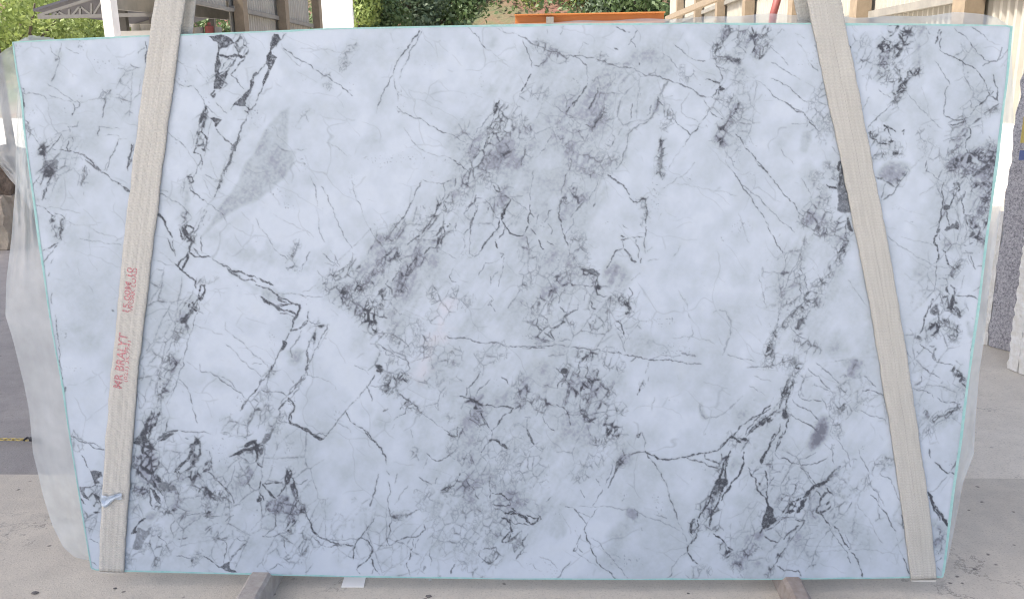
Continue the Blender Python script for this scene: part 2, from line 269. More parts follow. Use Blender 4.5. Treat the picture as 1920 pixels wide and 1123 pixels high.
# strokes of the stone: T = origin, number = width dark points, b = broken rock, s = soft grey, k = warm, P = filled patch
VEINS = """
T 0 40
1.2 .5 380 180 395 240 440 265 450 225 460 165
1 .45 490 195 550 235 590 245
1.6 .5 440 250 435 330 405 420 385 450
1 .4 350 465 400 495 460 540 520 575 570 605
1.2 .7 550 610 580 600 600 620 585 650 560 650 550 620
2 .8 560 650 550 690 540 705
1.2 .5 200 545 250 540 300 550 345 580
1.1 .3 345 580 360 680 385 740 395 790 430 835 460 850
1 .4 370 555 430 575 540 605
1 .3 600 605 680 590 760 570
2.5 .6 160 500 185 520 175 580 180 640 165 690
1.5 .6 180 735 210 760 195 800 240 850 265 880
1.2 .6 265 880 300 930 340 970 370 985
1.5 .75 460 850 430 900 390 945 350 990
1.5 .7 350 890 330 930 350 985
2 .8 390 960 440 965 500 975 540 975
1.5 .7 515 900 500 950 510 975
1 .6 540 870 545 930 520 965
2.5 .7 540 975 590 990 640 1015 700 1070 760 1120
1.2 .7 890 880 870 940 845 1000 820 1060 800 1120
1.2 .4 790 860 890 860 900 885 950 885
4 .75 985 920 980 990 965 1060 960 1120
1.5 .6 1000 925 1000 970 980 1010
2 .8 745 790 735 830 735 860
1 .5 750 795 800 800 870 800 900 810
2 .6 830 520 800 570 790 620 775 680 768 720
1.2 .6 590 750 580 790 540 795 520 790
1.2 .6 510 790 525 830
1 .5 895 540 900 590 915 615
1.2 .6 980 325 1010 345 1055 350
2 .8 1090 155 1100 190 1090 260 1090 320
1.2 .8 1090 200 1035 245
1.2 .6 1310 440 1350 475 1400 490 1450 485 1480 520 1530 600 1560 650
1 .4 1320 290 1380 320
1 .35 1470 325 1510 400 1560 480
1 .35 1540 430 1610 400
1.3 .6 1255 830 1320 890 1400 960
.9 .35 1400 960 1430 1010 1470 1060 1510 1120
P .85 0 1565 115 1600 115 1640 105 1690 110 1740 140 1760 165 1720 185 1700 200 1650 210 1640 260 1650 300 1660 330 1640 370 1650 400 1620 440 1640 480 1600 510 1615 430 1610 380 1620 300 1635 230 1630 160
3 .8 1780 265 1760 300 1740 330 1700 380 1670 410 1640 430
4 .85 1700 395 1680 440 1670 480 1650 510
4 .85 1640 255 1700 270 1780 260 1830 270 1860 230
3 .8 1800 100 1790 140 1760 170
2 .8 1810 110 1830 180 1860 200
2 .8 1760 170 1780 220 1790 260
2.5 .8 1860 210 1840 270 1800 310 1780 350 1750 380 1730 400
1.5 .7 1730 400 1770 430 1800 480 1830 510
1.5 .8 1660 370 1680 320 1720 280
1.5 .8 1645 400 1690 360 1730 310
P .8 0 1660 400 1700 370 1710 400 1680 450 1670 490 1640 510 1600 510 1620 430
3 .85 1610 520 1580 555 1600 570 1620 540
2 .8 1550 630 1525 680 1520 740 1540 720 1560 680 1550 630
6 .85 1540 640 1545 700 1530 760 1515 800
P .85 0 1570 725 1620 725 1665 740 1640 770 1615 800 1605 760 1590 740
3 .8 1515 780 1510 830 1540 860 1560 890
4 .8 1500 830 1480 880 1470 920
2 .8 1470 920 1455 985 1500 1000 1515 1040 1505 1110
2 .7 1540 860 1525 920 1530 970
2 .7 1560 870 1550 920 1540 970
5 .8 1515 960 1540 975
2.5 .75 1620 810 1650 850 1690 890 1740 930
1.2 .6 1620 610 1660 650 1680 680 1700 690
1.2 .5 1560 640 1610 690 1660 730
6 .8 1920 390 1890 450 1880 500 1850 540 1830 560
P .8 0 1870 510 1890 510 1860 570 1840 600 1845 640 1800 640 1760 630 1720 680 1760 610 1800 580 1830 550
2 .8 1845 640 1870 665 1890 660 1920 620
3 .7 1830 670 1870 700
3 .65 1860 700 1840 750 1810 800 1790 850 1780 900 1750 940
P .7 0 1770 900 1790 910 1770 980 1730 970 1740 930
4 .7 1745 985 1730 1030 1710 1080 1690 1120
b 14 .7 m 1840 750 1800 860 1750 980 1700 1110
b 50 .6 m 1700 300 1650 450
b 30 .6 m 1800 150 1780 220
b 22 .8 m 1540 680 1490 850 1510 970
b 22 .8 m 1830 600 1850 680
b 14 .6 m 175 520 170 620 165 680
b 25 .5 f 445 240 430 300
b 20 .6 f 200 760 240 860
b 60 .8 m 350 980 410 1040 360 1110
b 30 .4 f 810 530 770 580
b 70 .22 m 950 420 950 560 950 640
T 480 40
P .85 0 135 95 170 100 185 135 150 180 115 220 120 250 160 270 140 310 120 350 100 390 75 450 50 500 45 460 70 400 90 340 75 320 80 260 105 220 105 170 120 120
1.5 .75 50 500 20 550 0 600
1.5 .75 225 95 190 140 150 190
1.5 .8 0 410 30 370 75 320
1.3 .7 190 170 230 225 270 245 320 285 370 310 430 360 500 405 560 435 610 470 660 510 720 560
1 .25 320 210 400 205 470 215 560 215 620 235 650 245
1 .35 190 200 250 265 330 340 350 300
2.2 .85 1225 75 1200 115 1160 165 1130 215 1100 250 1060 300 1040 350 1030 390
1.5 .7 1030 390 1000 440 970 500 940 560 915 630
1 .3 915 630 905 690
1.3 .6 1240 80 1210 150 1170 200 1150 250 1115 330 1090 370 1075 430
1.3 .6 1030 400 1040 460 1060 530 1065 600
1.2 .5 1065 650 1100 690 1140 700
1.3 .7 1140 700 1200 730 1290 775 1370 820 1430 840
1.1 .5 1430 840 1500 870 1570 910
1 .5 1110 800 1150 860 1190 920 1250 965 1300 990 1370 1015 1440 1020 1500 1050 1540 1080 1575 1120
1.3 .65 1590 50 1620 80 1670 120 1690 170 1720 205
1 .25 1720 205 1800 260 1900 350
1 .45 1800 50 1840 75 1920 90
1.3 .6 1620 870 1660 810 1720 750 1780 690 1815 660
3 .8 1825 595 1810 640 1785 700 1770 760 1750 830 1735 900 1710 950
1.5 .7 1860 610 1830 660 1820 720 1780 760
b 80 .55 f 1880 720 1800 850 1720 1000 1650 1100
b 40 .6 m 1830 860 1880 980 1800 1060
b 14 .7 m 1810 620 1760 800 1700 980
b 35 .35 f 740 150 660 330
b 30 .35 f 530 400 550 480
b 40 .2 f 400 690 300 780
1 .35 530 910 600 940 650 980 680 1010
1 .35 290 960 340 970 380 960
1.2 .4 150 920 190 960 290 980
P .34 2.5 250 640 240 720 240 800 235 900 240 960 300 980 290 1040 228 1160 100 1280 0 1348 -200 1440 -400 1620 -420 1640 -410 1600 -280 1400 -60 1040 0 960 90 780 180 680
P .12 4 860 750 910 800 940 910 780 920
s 10 .25 5 1790 140 1770 180
s 16 .1 8 1300 900 1500 960
T 960 40
1.9 .55 0 90 70 120 200 190 330 230 380 260 460 265 560 275 650 295 720 320 840 345 940 375 1050 410 1160 440 1260 470 1370 525 1450 570 1540 590 1620 610
1.5 .7 80 140 110 210 130 260 150 310 150 350
2.5 .85 140 400 115 450 95 490 70 525
1.5 .6 270 230 265 280 240 310 200 340 160 330
1 .4 265 60 262 100
1 .5 385 40 360 100
b 40 .5 f 200 190 330 220 380 260
b 20 .5 f 270 250 230 320
1.5 .5 470 265 520 300 560 330
3 .6 515 290 555 330
1 .5 560 330 560 400 570 460
2.5 .75 570 465 540 510 520 550 490 590 450 630 410 680
1.5 .7 490 600 460 640
1.2 .6 400 690 430 725 490 725
1 .5 290 620 350 655 390 690
2.5 .65 645 500 640 540 610 600 590 640 565 665
1 .5 540 540 580 575 610 570
3 .7 690 680 670 720 640 740 620 790 600 800
b 24 .8 f 690 680 650 740 610 800
1.5 .6 530 765 590 800
1 .5 780 380 750 460 720 510 700 560 690 640
2 .7 780 45 820 65 850 80 885 85
1.8 .6 940 70 920 110 890 145 870 180
1.2 .6 890 150 930 200
2.2 .7 770 205 800 218
1 .5 530 160 520 200 500 245
1 .5 530 160 575 175
b 25 .5 f 650 270 680 280
2.5 .8 955 315 955 330
s 40 .17 6 1190 40 1150 150 1120 240 1040 330 960 380
s 24 .3 3 1160 450 1120 530 1090 600 1070 680
s 24 .25 3 1090 590 1070 680 1030 740 980 780 920 800 880 850 865 930 845 1020 790 1100
4 .45 1170 450 1140 500 1110 550
2 .5 1090 590 1085 650 1055 710 1010 760 920 800 870 850 860 950 830 1020 780 1110
2 .7 1095 570 1095 600 1130 630
2 .5 1045 630 1035 690 1010 710
2 .6 905 620 895 680 885 740
2 .45 1190 650 1210 700 1210 740
b 35 .45 f 1140 660 1190 700 1140 800
1.4 .7 1220 740 1280 800 1340 855
1.4 .7 1340 855 1390 810 1430 740 1480 660
1.2 .4 1480 660 1520 610
1.2 .6 1340 855 1300 930
1.2 .3 1300 930 1240 1000 1170 1120
b 26 .9 f 1125 900 1125 960 1110 1040 1110 1120
6 .5 1125 900 1125 960 1110 1040 1110 1120
1.3 .6 1210 170 1250 200 1290 240 1340 275 1380 298 1450 300
1.2 .45 1120 240 1180 270 1220 320 1250 370
1 .3 1260 390 1260 460
b 40 .45 f 1280 380 1330 410
2 .8 1450 440 1500 445 1555 465
4 .85 1520 458 1560 465
5 .85 1560 490 1560 515 1590 510
2 .7 1550 500 1530 540 1505 565
2 .7 1550 520 1548 555
b 30 .6 f 1620 50 1580 130 1530 230 1540 290 1620 280 1700 300
2 .6 1610 60 1590 110 1575 180
2.5 .8 1535 200 1520 245
2 .6 1530 260 1580 270 1640 275 1700 295
1.2 .6 1670 150 1720 200 1755 240
1.2 .6 1520 320 1560 370 1580 430 1560 460
1.2 .5 1530 340 1600 365 1660 395
1.2 .5 1690 310 1740 280
b 55 .8 f 1820 130 1790 210 1840 230 1900 180
b 30 .6 f 1900 60 1880 130
2 .7 1800 45 1820 110 1830 160
b 50 .8 f 1670 660 1650 720 1600 800 1580 880
b 30 .5 f 1640 590 1560 570
b 40 .35 f 1700 380 1710 480
b 45 .35 f 1740 80 1700 230
2.5 .7 1550 840 1565 800 1600 775 1620 750
1.4 .7 1490 680 1530 715 1590 735
1 .6 1660 550 1660 600 1620 620
1.6 .75 1680 850 1730 910 1780 980 1830 1040 1880 1090 1910 1120
1 .4 1590 930 1620 1010 1660 1080 1700 1120
1 .5 1440 590 1470 640 1490 665
1 .4 1330 540 1290 600 1270 680 1290 700 1350 730 1410 760
1 .4 1760 420 1820 435 1870 460 1920 510
1.3 .6 300 830 270 900 245 960 220 975
.9 .3 350 705 340 760 320 820
1.5 .6 100 960 85 1020 70 1080
1.2 .5 95 740 95 800
1.2 .5 135 780 135 870
3 .6 10 790 10 830
1.3 .6 340 860 360 890 390 880
1.2 .6 460 980 445 1050 425 1120
1.5 .5 180 1020 215 985
b 60 .3 f 470 800 480 900 430 950
b 60 .25 f 60 760 100 900 80 1050
b 80 .25 f 500 1000 600 1060 700 1020
b 25 .5 f 740 910
b 40 .4 f 100 560 240 530
T 1440 40
1.3 .55 20 310 60 320 110 360 160 390 200 410 240 440
1 .5 0 180 60 230 150 330
1.5 .65 20 430 80 450 150 490 190 530 240 575 295 615
1.5 .7 0 510 50 570 120 605 180 650 270 690
1.3 .6 130 610 200 660 270 685
2 .7 270 690 300 730 340 780 380 825 410 830
1.2 .5 270 700 300 770 290 800
1 .4 180 770 290 765
P .25 2 260 830 330 825 325 900 290 990 235 970 245 890
P .14 3 300 1010 370 1110 340 1300 250 1300 230 1110
1.5 .6 325 325 350 355 375 378
1 .4 200 90 280 130
1 .4 100 60 60 110
1 .3 220 150 290 250 320 330
b 80 .25 f 390 560 380 700 440 820
1 .5 480 940 535 1005
1 .4 100 960 190 1070
5 .85 545 1060 530 1120
4 .8 612 190 618 205
1.2 .6 665 385 700 350 710 310 750 290 785 260
3 .7 690 285 710 305
1.2 .5 780 330 755 430 735 520
1.3 .6 760 570 735 620 710 665
b 60 .25 f 700 150 760 350
b 60 .75 m 950 60 960 160 960 260 960 360 1000 450
b 45 .75 f 1050 60 1040 150 1010 100
b 45 .8 f 870 160 890 250 860 380 920 440
b 30 .85 f 1120 370 1060 400 1000 500 960 560 940 620
s 50 .22 5 1150 60 1130 200 1100 300
s 50 .2 6 800 330 830 420
s 30 .3 4 860 370 850 400
6 .7 855 155 875 155
2 .6 990 420 1010 460 1020 500
1.3 .6 830 510 870 550 920 575
1.2 .4 840 460 900 480
3 .5 1040 500 990 540 950 600 930 640
1.5 .65 920 630 870 680 810 740 750 795
s 30 .2 4 920 660 880 740
3 .95 870 780 900 800 940 815 960 830
3 .9 870 820 890 800
2 .9 900 810 920 860
3 .9 910 870 925 880 915 910 940 900
5 .9 885 790 905 800
4 .9 900 905 930 900
2 .8 1000 830 1020 815 1015 850
3 .8 750 840 770 830 765 870 810 890 830 920 900 920
b 35 .6 m 780 850 830 900 900 930 980 930
b 22 .7 f 790 1020 880 1000 1000 985
b 60 .25 f 1150 860 1250 1000
2.2 .8 1290 65 1275 110 1255 170
5 .6 1300 80 1290 110
2.5 .8 1300 130 1290 210
1.8 .75 1285 210 1310 235 1370 260 1440 295 1500 330 1560 360 1590 400 1620 440 1640 490 1660 545
1.4 .65 1395 50 1450 95 1500 140 1540 200 1570 240 1620 290 1660 305
1.4 .5 1520 40 1580 80 1640 130 1655 150
1 .3 1655 150 1740 180
1.2 .6 1250 300 1290 350 1320 400 1365 475
1.2 .6 1350 490 1330 560 1320 640 1320 710
1.8 .65 1755 200 1740 260 1720 300 1690 300 1610 335
1 .5 1810 200 1760 270 1720 300
2 .75 1690 400 1700 460 1720 540 1725 600
2.5 .75 1690 530 1650 560 1600 620 1550 660 1520 700
2.5 .7 1660 560 1720 590
2 .6 1620 700 1660 670 1730 620
1.2 .6 1515 590 1525 650
1.8 .7 1325 710 1370 730 1420 745 1470 735 1520 715
3 .75 1370 775 1420 775 1470 755
b 55 .5 m 1480 760 1420 850 1380 1000 1350 1100
b 40 .55 m 1480 740 1560 720
2 .8 1510 800 1520 850 1490 890 1480 950 1500 990 1560 1000 1620 990
1 .5 1655 860 1700 925
1 .5 1040 520 1090 590 1160 670 1210 720 1260 770 1310 810
1 .25 1150 480 1200 620 1220 720
1.5 .6 1190 1050 1180 1100
b 75 .85 f 1400 1080 1550 1060 1700 990
b 25 .6 f 1640 680 1700 660
s 60 .15 8 1480 440 1500 520
s 40 .15 6 1600 100 1650 110
T 0 300
P .6 2 320 0 440 0 430 60 380 100 340 120 318 60
b 55 .8 m 380 20 350 80
2 .75 300 110 270 160 245 200 250 270
2.5 .7 430 50 400 110 360 170 330 230 315 300
1.5 .7 380 160 350 230 325 290
1.5 .7 330 110 315 160 300 190
s 22 .3 3 285 300
2 .7 640 45 630 100 610 190
1.4 .6 650 50 655 110 630 160
b 15 .6 f 635 80 625 170
2 .7 640 0 700 50 760 95 820 130
1.4 .65 820 130 900 185 970 235
4.5 .7 715 58 755 82
4.5 .75 878 172 912 182
5 .75 930 205 970 235
1.5 .7 980 0 965 60
4 .75 985 -20 975 30
1 .6 820 10 790 70 760 95
1 .5 630 240 630 265
1.8 .6 270 340 310 350 360 390 400 420
b 20 .7 m 400 430 390 500 430 580 440 620
b 20 .7 m 480 450 450 540 440 610
1.5 .7 370 450 400 520 430 590
1.5 .7 490 450 455 520 460 600
1.2 .6 410 400 450 410 490 445
2.2 .75 440 620 400 640 320 680
1.5 .7 430 640 380 700 325 770
1 .35 500 455 600 490 680 510 760 550 850 570 910 595
1 .35 600 590 750 610 850 625 910 640
1 .35 860 610 920 580
1 .3 340 360 420 360 500 375 600 400
2.5 .7 325 770 330 820
1.5 .5 400 740 380 775
1.5 .5 370 840 360 870
1.2 .6 390 1000 392 1080
4 .8 1175 392 1215 430 1240 480 1270 540 1290 580
2 .7 1260 590 1280 650 1310 700
1.5 .7 1300 600 1300 660 1315 720
2.8 .8 1310 770 1350 820 1400 860 1440 885 1465 905
3 .8 1410 690 1380 740 1345 770 1335 800 1370 830 1390 770 1410 700
4 .8 1430 560 1435 620 1420 690
b 42 .85 m 1400 500 1430 560 1420 640
b 30 .5 f 1360 470 1380 420
2.8 .8 1380 520 1400 490 1450 510 1440 550
2.8 .8 1350 510 1370 590 1400 560
3 .8 1450 660 1480 700 1520 730 1590 725
2 .8 1420 700 1460 725 1500 725
1.5 .7 1510 570 1515 640 1515 700
1.4 .65 1590 740 1640 775 1700 790
3 .75 1660 780 1740 830 1830 850 1920 880
4 .65 1700 800 1760 860 1820 900 1920 915
s 36 .3 4 1750 850 1850 920 1920 970
1.3 .55 1195 255 1260 280 1340 320 1390 370 1440 430
1 .4 1200 230 1260 240
1 .3 1180 660 1240 720 1300 770
1 .35 1150 750 1200 760 1300 790
2.5 .75 1430 225 1480 260 1530 300
1 .5 1530 300 1600 350 1680 430 1700 470
1 .2 1700 470 1800 530 1900 580
2.5 .75 1405 125 1440 130 1450 160 1420 180
b 26 .85 m 1430 130 1400 180 1405 230
s 26 .28 4 1405 240 1395 330 1385 420
3.5 .75 1725 0 1700 50 1680 120
b 16 .7 m 1700 60 1650 170
3.5 .75 1650 165 1630 220 1600 290
b 16 .7 m 1540 380 1510 450
2 .7 1550 385 1510 440 1490 510 1450 560
1.5 .6 1510 0 1470 100 1440 150
1 .5 1540 110 1590 140 1640 155
1 .3 1575 0 1600 60 1640 150
1 .35 1520 130 1560 220 1600 300
4 .8 1465 905 1460 940 1470 965
4 .8 1510 935 1535 940 1530 1000 1505 1050 1490 1020 1500 970 1510 935
1.5 .6 1450 960 1430 1020 1400 1060
b 30 .8 m 1400 1080 1500 1090
1.2 .5 1580 890 1560 930
b 25 .35 f 1500 910 1620 900
s 50 .1 8 1550 500 1500 620
T 480 300
1.4 .5 400 120 430 180 450 250 460 310
1.2 .25 460 310 465 400 470 480
1.2 .5 470 480 490 560 520 620
1.4 .55 500 700 560 760 620 800
1.4 .5 560 680 600 740 630 800
1.3 .55 490 200 540 270 580 370 600 440 620 495
1.2 .5 620 495 670 590 720 665
1.1 .4 280 20 330 90
1.1 .6 720 155 730 220 760 310 800 410
1.1 .55 850 510 885 570 900 620
1.1 .2 800 410 850 510
1 .5 0 440 50 530 110 620 170 700 250 750
1 .25 110 400 200 450 300 500 430 580
b 22 .7 f 310 630 280 700 260 780 300 820
2 .5 320 620 300 680 270 750 290 800
1.5 .5 405 690 380 750 340 830
s 40 .12 6 300 800 450 820
1 .4 460 830 500 880
3 .8 0 885 60 910 130 940
2.5 .8 0 935 60 960 140 1000 200 1040 320 1085
4 .8 30 1020 80 1060 130 1085 180 1110
2.5 .8 130 1090 220 1085 330 1090
4 .8 330 1085 325 1115
s 50 .3 4 0 950 100 1000 200 1020
1.2 .55 130 1000 300 1005 500 1025
1 .4 350 990 400 980 450 940
b 45 .8 m 560 920 640 860 740 800
b 45 .85 f 620 960 700 1060 760 1120
b 40 .7 f 520 940 600 1020
b 50 .7 f 1030 700 960 800 870 900 780 960
b 45 .75 f 1200 760 1130 850 1050 980
b 40 .6 m 880 920 960 1020 900 1100
b 40 .6 f 800 1080 960 1100
s 70 .16 8 560 1000 720 1000 900 940
s 60 .16 8 900 850 1050 750
2 .6 520 900 600 840 700 780
1.5 .65 600 960 700 1000 740 1080
2 .6 1240 160 1200 230 1180 300 1140 370 1110 430 1060 480 1040 510
2 .5 1120 440 1090 500 1060 560
s 70 .2 8 1200 430 1100 520 1000 600 860 640
b 40 .45 f 1050 500 1000 590
1.3 .55 1250 150 1320 165 1390 180 1470 150
1.2 .6 1410 180 1415 250 1400 300
3.2 .75 1400 300 1360 350 1340 410 1300 480 1260 530 1190 590 1130 645
b 38 .6 m 1370 330 1300 480 1220 600
1.5 .5 1410 330 1410 370 1440 390 1470 350 1440 310 1400 310
3 .7 1420 480 1380 530 1320 580
2.5 .7 1410 500 1420 560 1380 600 1350 660 1300 660 1260 710
b 42 .7 m 1430 500 1350 640
b 40 .55 f 1250 700 1220 780
b 70 .45 f 1660 40 1560 200 1450 330
b 50 .35 f 1700 100 1760 140
s 80 .14 10 1700 60 1560 260 1440 440
1.5 .7 1480 0 1540 40 1600 100
2 .7 1500 140 1490 200
2 .65 1700 290 1650 290 1600 350 1560 405
2.5 .7 1650 260 1650 380 1620 450 1600 520 1560 560
2 .7 1665 340 1640 420 1610 500 1610 560
1.5 .55 1520 430 1500 480 1500 530 1440 545
1.2 .4 1510 530 1560 560 1570 640 1520 740
2 .7 1760 170 1800 180 1830 240
2 .7 1780 190 1800 230 1840 240
1.5 .65 1720 300 1770 370 1800 430 1830 440
5 .95 1870 370 1850 410 1840 450
2.5 .85 1910 300 1880 350 1850 390
2.2 .8 1825 450 1810 520 1770 570 1720 620 1690 680 1640 725
2.2 .8 1840 450 1870 500 1850 560 1820 590
2 .8 1870 500 1900 550 1920 555
1.2 .5 1640 725 1600 700 1610 620 1610 540
3.5 .85 1800 600 1810 660
2 .6 1830 700 1860 710 1840 730
1 .45 1830 745 1780 770 1720 770
1.2 .5 1860 730 1850 830 1820 950
1.4 .6 1725 770 1700 820 1670 865
3 .5 1760 880 1760 940
1 .5 1820 830 1770 890
1.8 .6 1450 870 1470 910 1500 915
1 .5 1480 810 1450 870
1 .4 1390 680 1450 710 1500 740
1.8 .6 1090 780 1060 850 1020 910
2 .6 990 900 970 930 1020 970 1020 1010
2 .6 1120 950 1140 990 1130 1030
1.2 .5 1060 740 1100 775 1140 760
1.2 .5 1870 270 1830 250
b 35 .45 f 1890 230 1860 330
b 60 .25 f 1500 1020 1580 1060
b 60 .3 f 1340 1000 1440 1080
1.2 .5 1740 1000 1780 1050 1740 1090
1.2 .5 1920 1070 1890 1110
T 960 300
1.3 .5 0 290 60 330 110 370
1.2 .5 160 80 145 180 140 300
2 .75 135 340 135 400 120 440 130 480
3 .8 125 490 95 545
2.5 .75 140 515 180 560
1.5 .6 140 400 165 430
1.6 .8 0 555 40 570 80 570 95 550
1.5 .65 105 570 120 630 135 700
2.2 .75 200 600 215 650 240 670
1.5 .7 265 610 300 630 340 655
1 .5 120 760 125 800
1 .5 0 1065 50 990 100 920
1 .4 60 1060 140 1110
1.3 .65 450 0 430 70 400 130 380 200 370 260
2.5 .65 400 280 370 290 355 340 350 400 370 460 380 540 400 600 420 640
b 25 .6 f 390 300 360 360
b 40 .65 f 470 220 530 310
b 40 .4 f 500 60 600 100
2 .6 530 320 490 370 440 430
1.5 .6 270 480 300 520 295 555
1.2 .5 370 450 410 445
1.2 .6 300 375 275 385 275 430 235 475
1.2 .5 200 410 180 480
1.2 .5 460 440 465 480 400 560
1.5 .5 640 165 620 230 580 300
s 30 .28 4 700 210 660 270 620 340 590 390
3.5 .5 625 315 610 350
3.8 .75 720 110 770 150 820 180 860 220 880 260
1.8 .75 880 280 910 315 940 320 990 280
b 25 .8 f 980 300 990 340
b 22 .5 f 640 120 720 110
1 .4 990 270 1060 220
2.2 .7 1000 340 1015 410 1005 480
b 16 .9 f 1005 400 1000 480
1.5 .65 1005 500 1000 570 990 640 1000 700
1.5 .7 815 570 850 585 900 580 990 580
3 .75 820 570 850 580
2 .7 820 600 860 590
2 .7 825 610 835 660
3 .6 780 680 835 660
2 .75 780 680 750 730 735 770 710 810
3.5 .7 840 670 870 700 900 750 930 765
1.3 .6 930 590 955 680 950 740
2.5 .7 970 740 965 770
1.3 .6 1020 760 1060 745 1100 745
1.3 .6 1050 655 1010 690
1.2 .5 830 485 875 520
1 .5 1260 645 1210 725
b 28 .95 f 1110 0 1110 95
5 .5 1110 0 1105 60 1115 95
1.5 .6 1150 100 1130 130
1 .4 1130 215 1200 175 1290 110 1370 20
1.4 .65 1660 90 1700 150 1750 230 1810 320 1870 400 1920 480
1.3 .5 1700 150 1780 230 1840 270 1890 330 1920 360
2 .7 1820 0 1870 50 1920 110
1.2 .35 1600 0 1660 90
1 .25 1210 180 1350 200 1520 230 1680 270
1 .25 1700 400 1740 520 1780 620
P .75 1 510 810 560 820 610 815 665 850 650 880 600 860 540 835
b 35 .8 m 510 820 600 880 640 960 650 1000
b 35 .8 m 340 900 430 920
b 45 .7 m 300 1000 280 1080
b 45 .6 f 220 1060 260 1100
b 40 .8 f 740 1020 870 1080
b 40 .7 m 640 1000 600 1080
1.8 .7 460 940 550 945 610 940
1.8 .65 550 950 560 1000 540 1050
2 .65 640 870 630 960 640 1010 740 1020
1.8 .65 740 1020 730 1090
1.8 .6 880 960 905 1010 870 1060
2.2 .65 860 1060 860 1120
1.5 .5 400 950 360 1020 350 1080
1 .45 960 850 890 910
1 .35 960 980 930 1090
P .22 6 700 800 760 770 850 800 900 880 860 960 760 1000 680 940 670 860
s 36 .2 4 530 420 540 560 540 720
s 70 .2 6 430 520 400 700 340 850 250 980 200 1060
b 60 .35 f 480 600 520 750 430 820
b 50 .3 f 110 640 130 850 100 950
1 .45 1250 980 1290 1050 1315 1120
1.1 .5 1850 860 1880 980 1890 1060 1910 1110
1 .3 1120 400 1100 450
s 60 .12 10 600 100 400 200 300 400
s 80 .10 12 200 250 200 500
T 1440 300
1.8 .65 0 90 50 170 110 250 170 310 220 380 270 420
1.3 .6 0 355 60 410 130 480 200 545
1.5 .7 0 480 40 570 80 650 125 735
b 90 .55 f 330 450 450 470 540 540
s 90 .25 8 330 450 460 450 550 540
1.5 .5 230 420 270 490
P .7 2 545 60 555 30 600 250 625 400 560 400 520 380 525 250 510 200 540 160 530 110
5 .95 555 40 545 160 530 190
3 .9 440 190 520 220
2 .6 470 60 530 70
b 50 .55 f 470 50 500 180
b 40 .4 f 420 200 420 320
6 .8 600 430 605 480 630 540
3 .7 540 590 610 610
3 .6 600 620 560 690 530 780
s 16 .4 2 620 600 570 700
b 28 .75 f 590 560 560 680 530 760
P .2 3 250 30 300 0 370 60 380 150 340 240 310 190 250 120
1.2 .35 250 140 320 250 330 340
1.3 .3 340 240 320 300
b 50 .4 f 370 130 370 200
b 35 .5 m 240 580 180 700 120 850 100 1000
b 35 .45 m 260 620 200 760 130 950
s 36 .12 5 240 580 160 800 110 1000
1.3 .5 170 670 120 830 95 980 110 1060 90 1120
1.3 .5 270 620 230 740 150 900 110 1000
1.8 .7 240 820 280 870 290 960 300 980
1.3 .6 230 850 240 940 250 1000
3.5 .65 300 980 270 1040 320 1070
b 38 .6 m 320 1020 200 1060 150 1100
b 38 .55 f 380 1000 360 1080
P .6 1 445 800 475 780 475 855
b 32 .75 f 440 870 360 950
2.5 .6 410 880 360 950
s 30 .2 4 540 800 500 880 440 960
1 .4 600 900 650 970 700 1040 740 1090
1.2 .45 900 570 960 620 1040 670 1100 715 1150 740 1220 780 1270 800
1 .3 1000 580 1100 610 1240 640
1 .3 1270 800 1360 800
2.2 .75 1320 170 1310 260 1310 340 1300 370
2.2 .75 1300 370 1295 440 1270 530
P .8 0 1305 345 1340 335 1370 340 1360 370 1330 380 1310 370
2 .8 1370 340 1390 290 1385 250
P .75 0 1360 500 1380 480 1400 480 1410 450 1430 470 1430 525 1400 515 1370 520 1340 535 1320 530 1340 500
3 .8 1340 390 1345 440 1360 490
4 .8 1290 520 1270 550
3 .8 1270 560 1245 620 1270 650
2 .6 1285 560 1290 600
3 .8 1270 660 1280 710 1265 780
3 .75 1300 670 1330 690 1340 740 1360 790 1400 820
2.5 .75 1480 240 1455 290 1465 350 1465 410
1.5 .7 1470 410 1525 410
1.2 .5 1475 420 1475 600
2.5 .8 1390 180 1430 170 1440 220 1400 270 1390 230
b 80 .75 f 1420 50 1550 70 1650 60
b 45 .85 m 1420 180 1550 190 1680 200
b 45 .85 f 1620 260 1640 330 1600 400
b 50 .8 m 1620 440 1640 500
b 40 .8 f 1520 450 1560 540 1620 620
s 90 .2 8 1450 60 1600 100 1620 300
1.3 .65 1190 30 1185 85 1240 110 1300 160
P .75 1 1520 120 1560 90 1650 30 1690 40 1600 90 1540 130
P .8 1 1500 440 1530 450 1540 490 1510 470
P .75 1 1490 590 1540 530 1560 560
2 .7 1480 410 1500 500 1540 530
P .16 3 1330 540 1460 540 1480 600 1450 690 1330 690 1280 620
P .22 2 1400 290 1450 290 1455 400 1440 430 1370 410
P .22 2 1480 240 1540 250 1560 310 1560 400 1480 405
P .5 4 905 10 1000 10 1075 40 1040 110 1000 150 950 200 870 170 810 110
3 .6 810 130 860 140 900 170 950 200
2.2 .65 1045 90 1000 150 960 210 880 290 850 305
b 25 .7 f 1030 80 980 170
2 .5 880 180 860 260 850 290
s 40 .2 5 850 200 870 260
b 28 .6 f 1440 770 1400 820 1370 870
2 .6 1350 800 1400 820 1440 780
1.5 .5 1400 830 1390 880
1.2 .6 1270 780 1260 870 1250 960 1250 1000
1.5 .5 1520 720 1555 820
1.5 .6 1570 800 1615 800
1.2 .5 1535 985 1600 930
1.5 .65 1280 890 1340 890 1350 930 1290 940
3 .75 1350 940 1340 980 1365 1010
3 .75 1370 940 1400 960 1400 1010
2 .65 1400 1010 1480 1020 1580 1050
1.5 .5 1470 640 1540 620
1.2 .5 1480 680 1500 700 1530 780
b 45 .85 m 1310 1060 1390 1060
3 .75 1300 1040 1350 1020 1330 1080
2 .7 1240 1040 1200 1110
s 30 .12 5 1180 430 1230 480
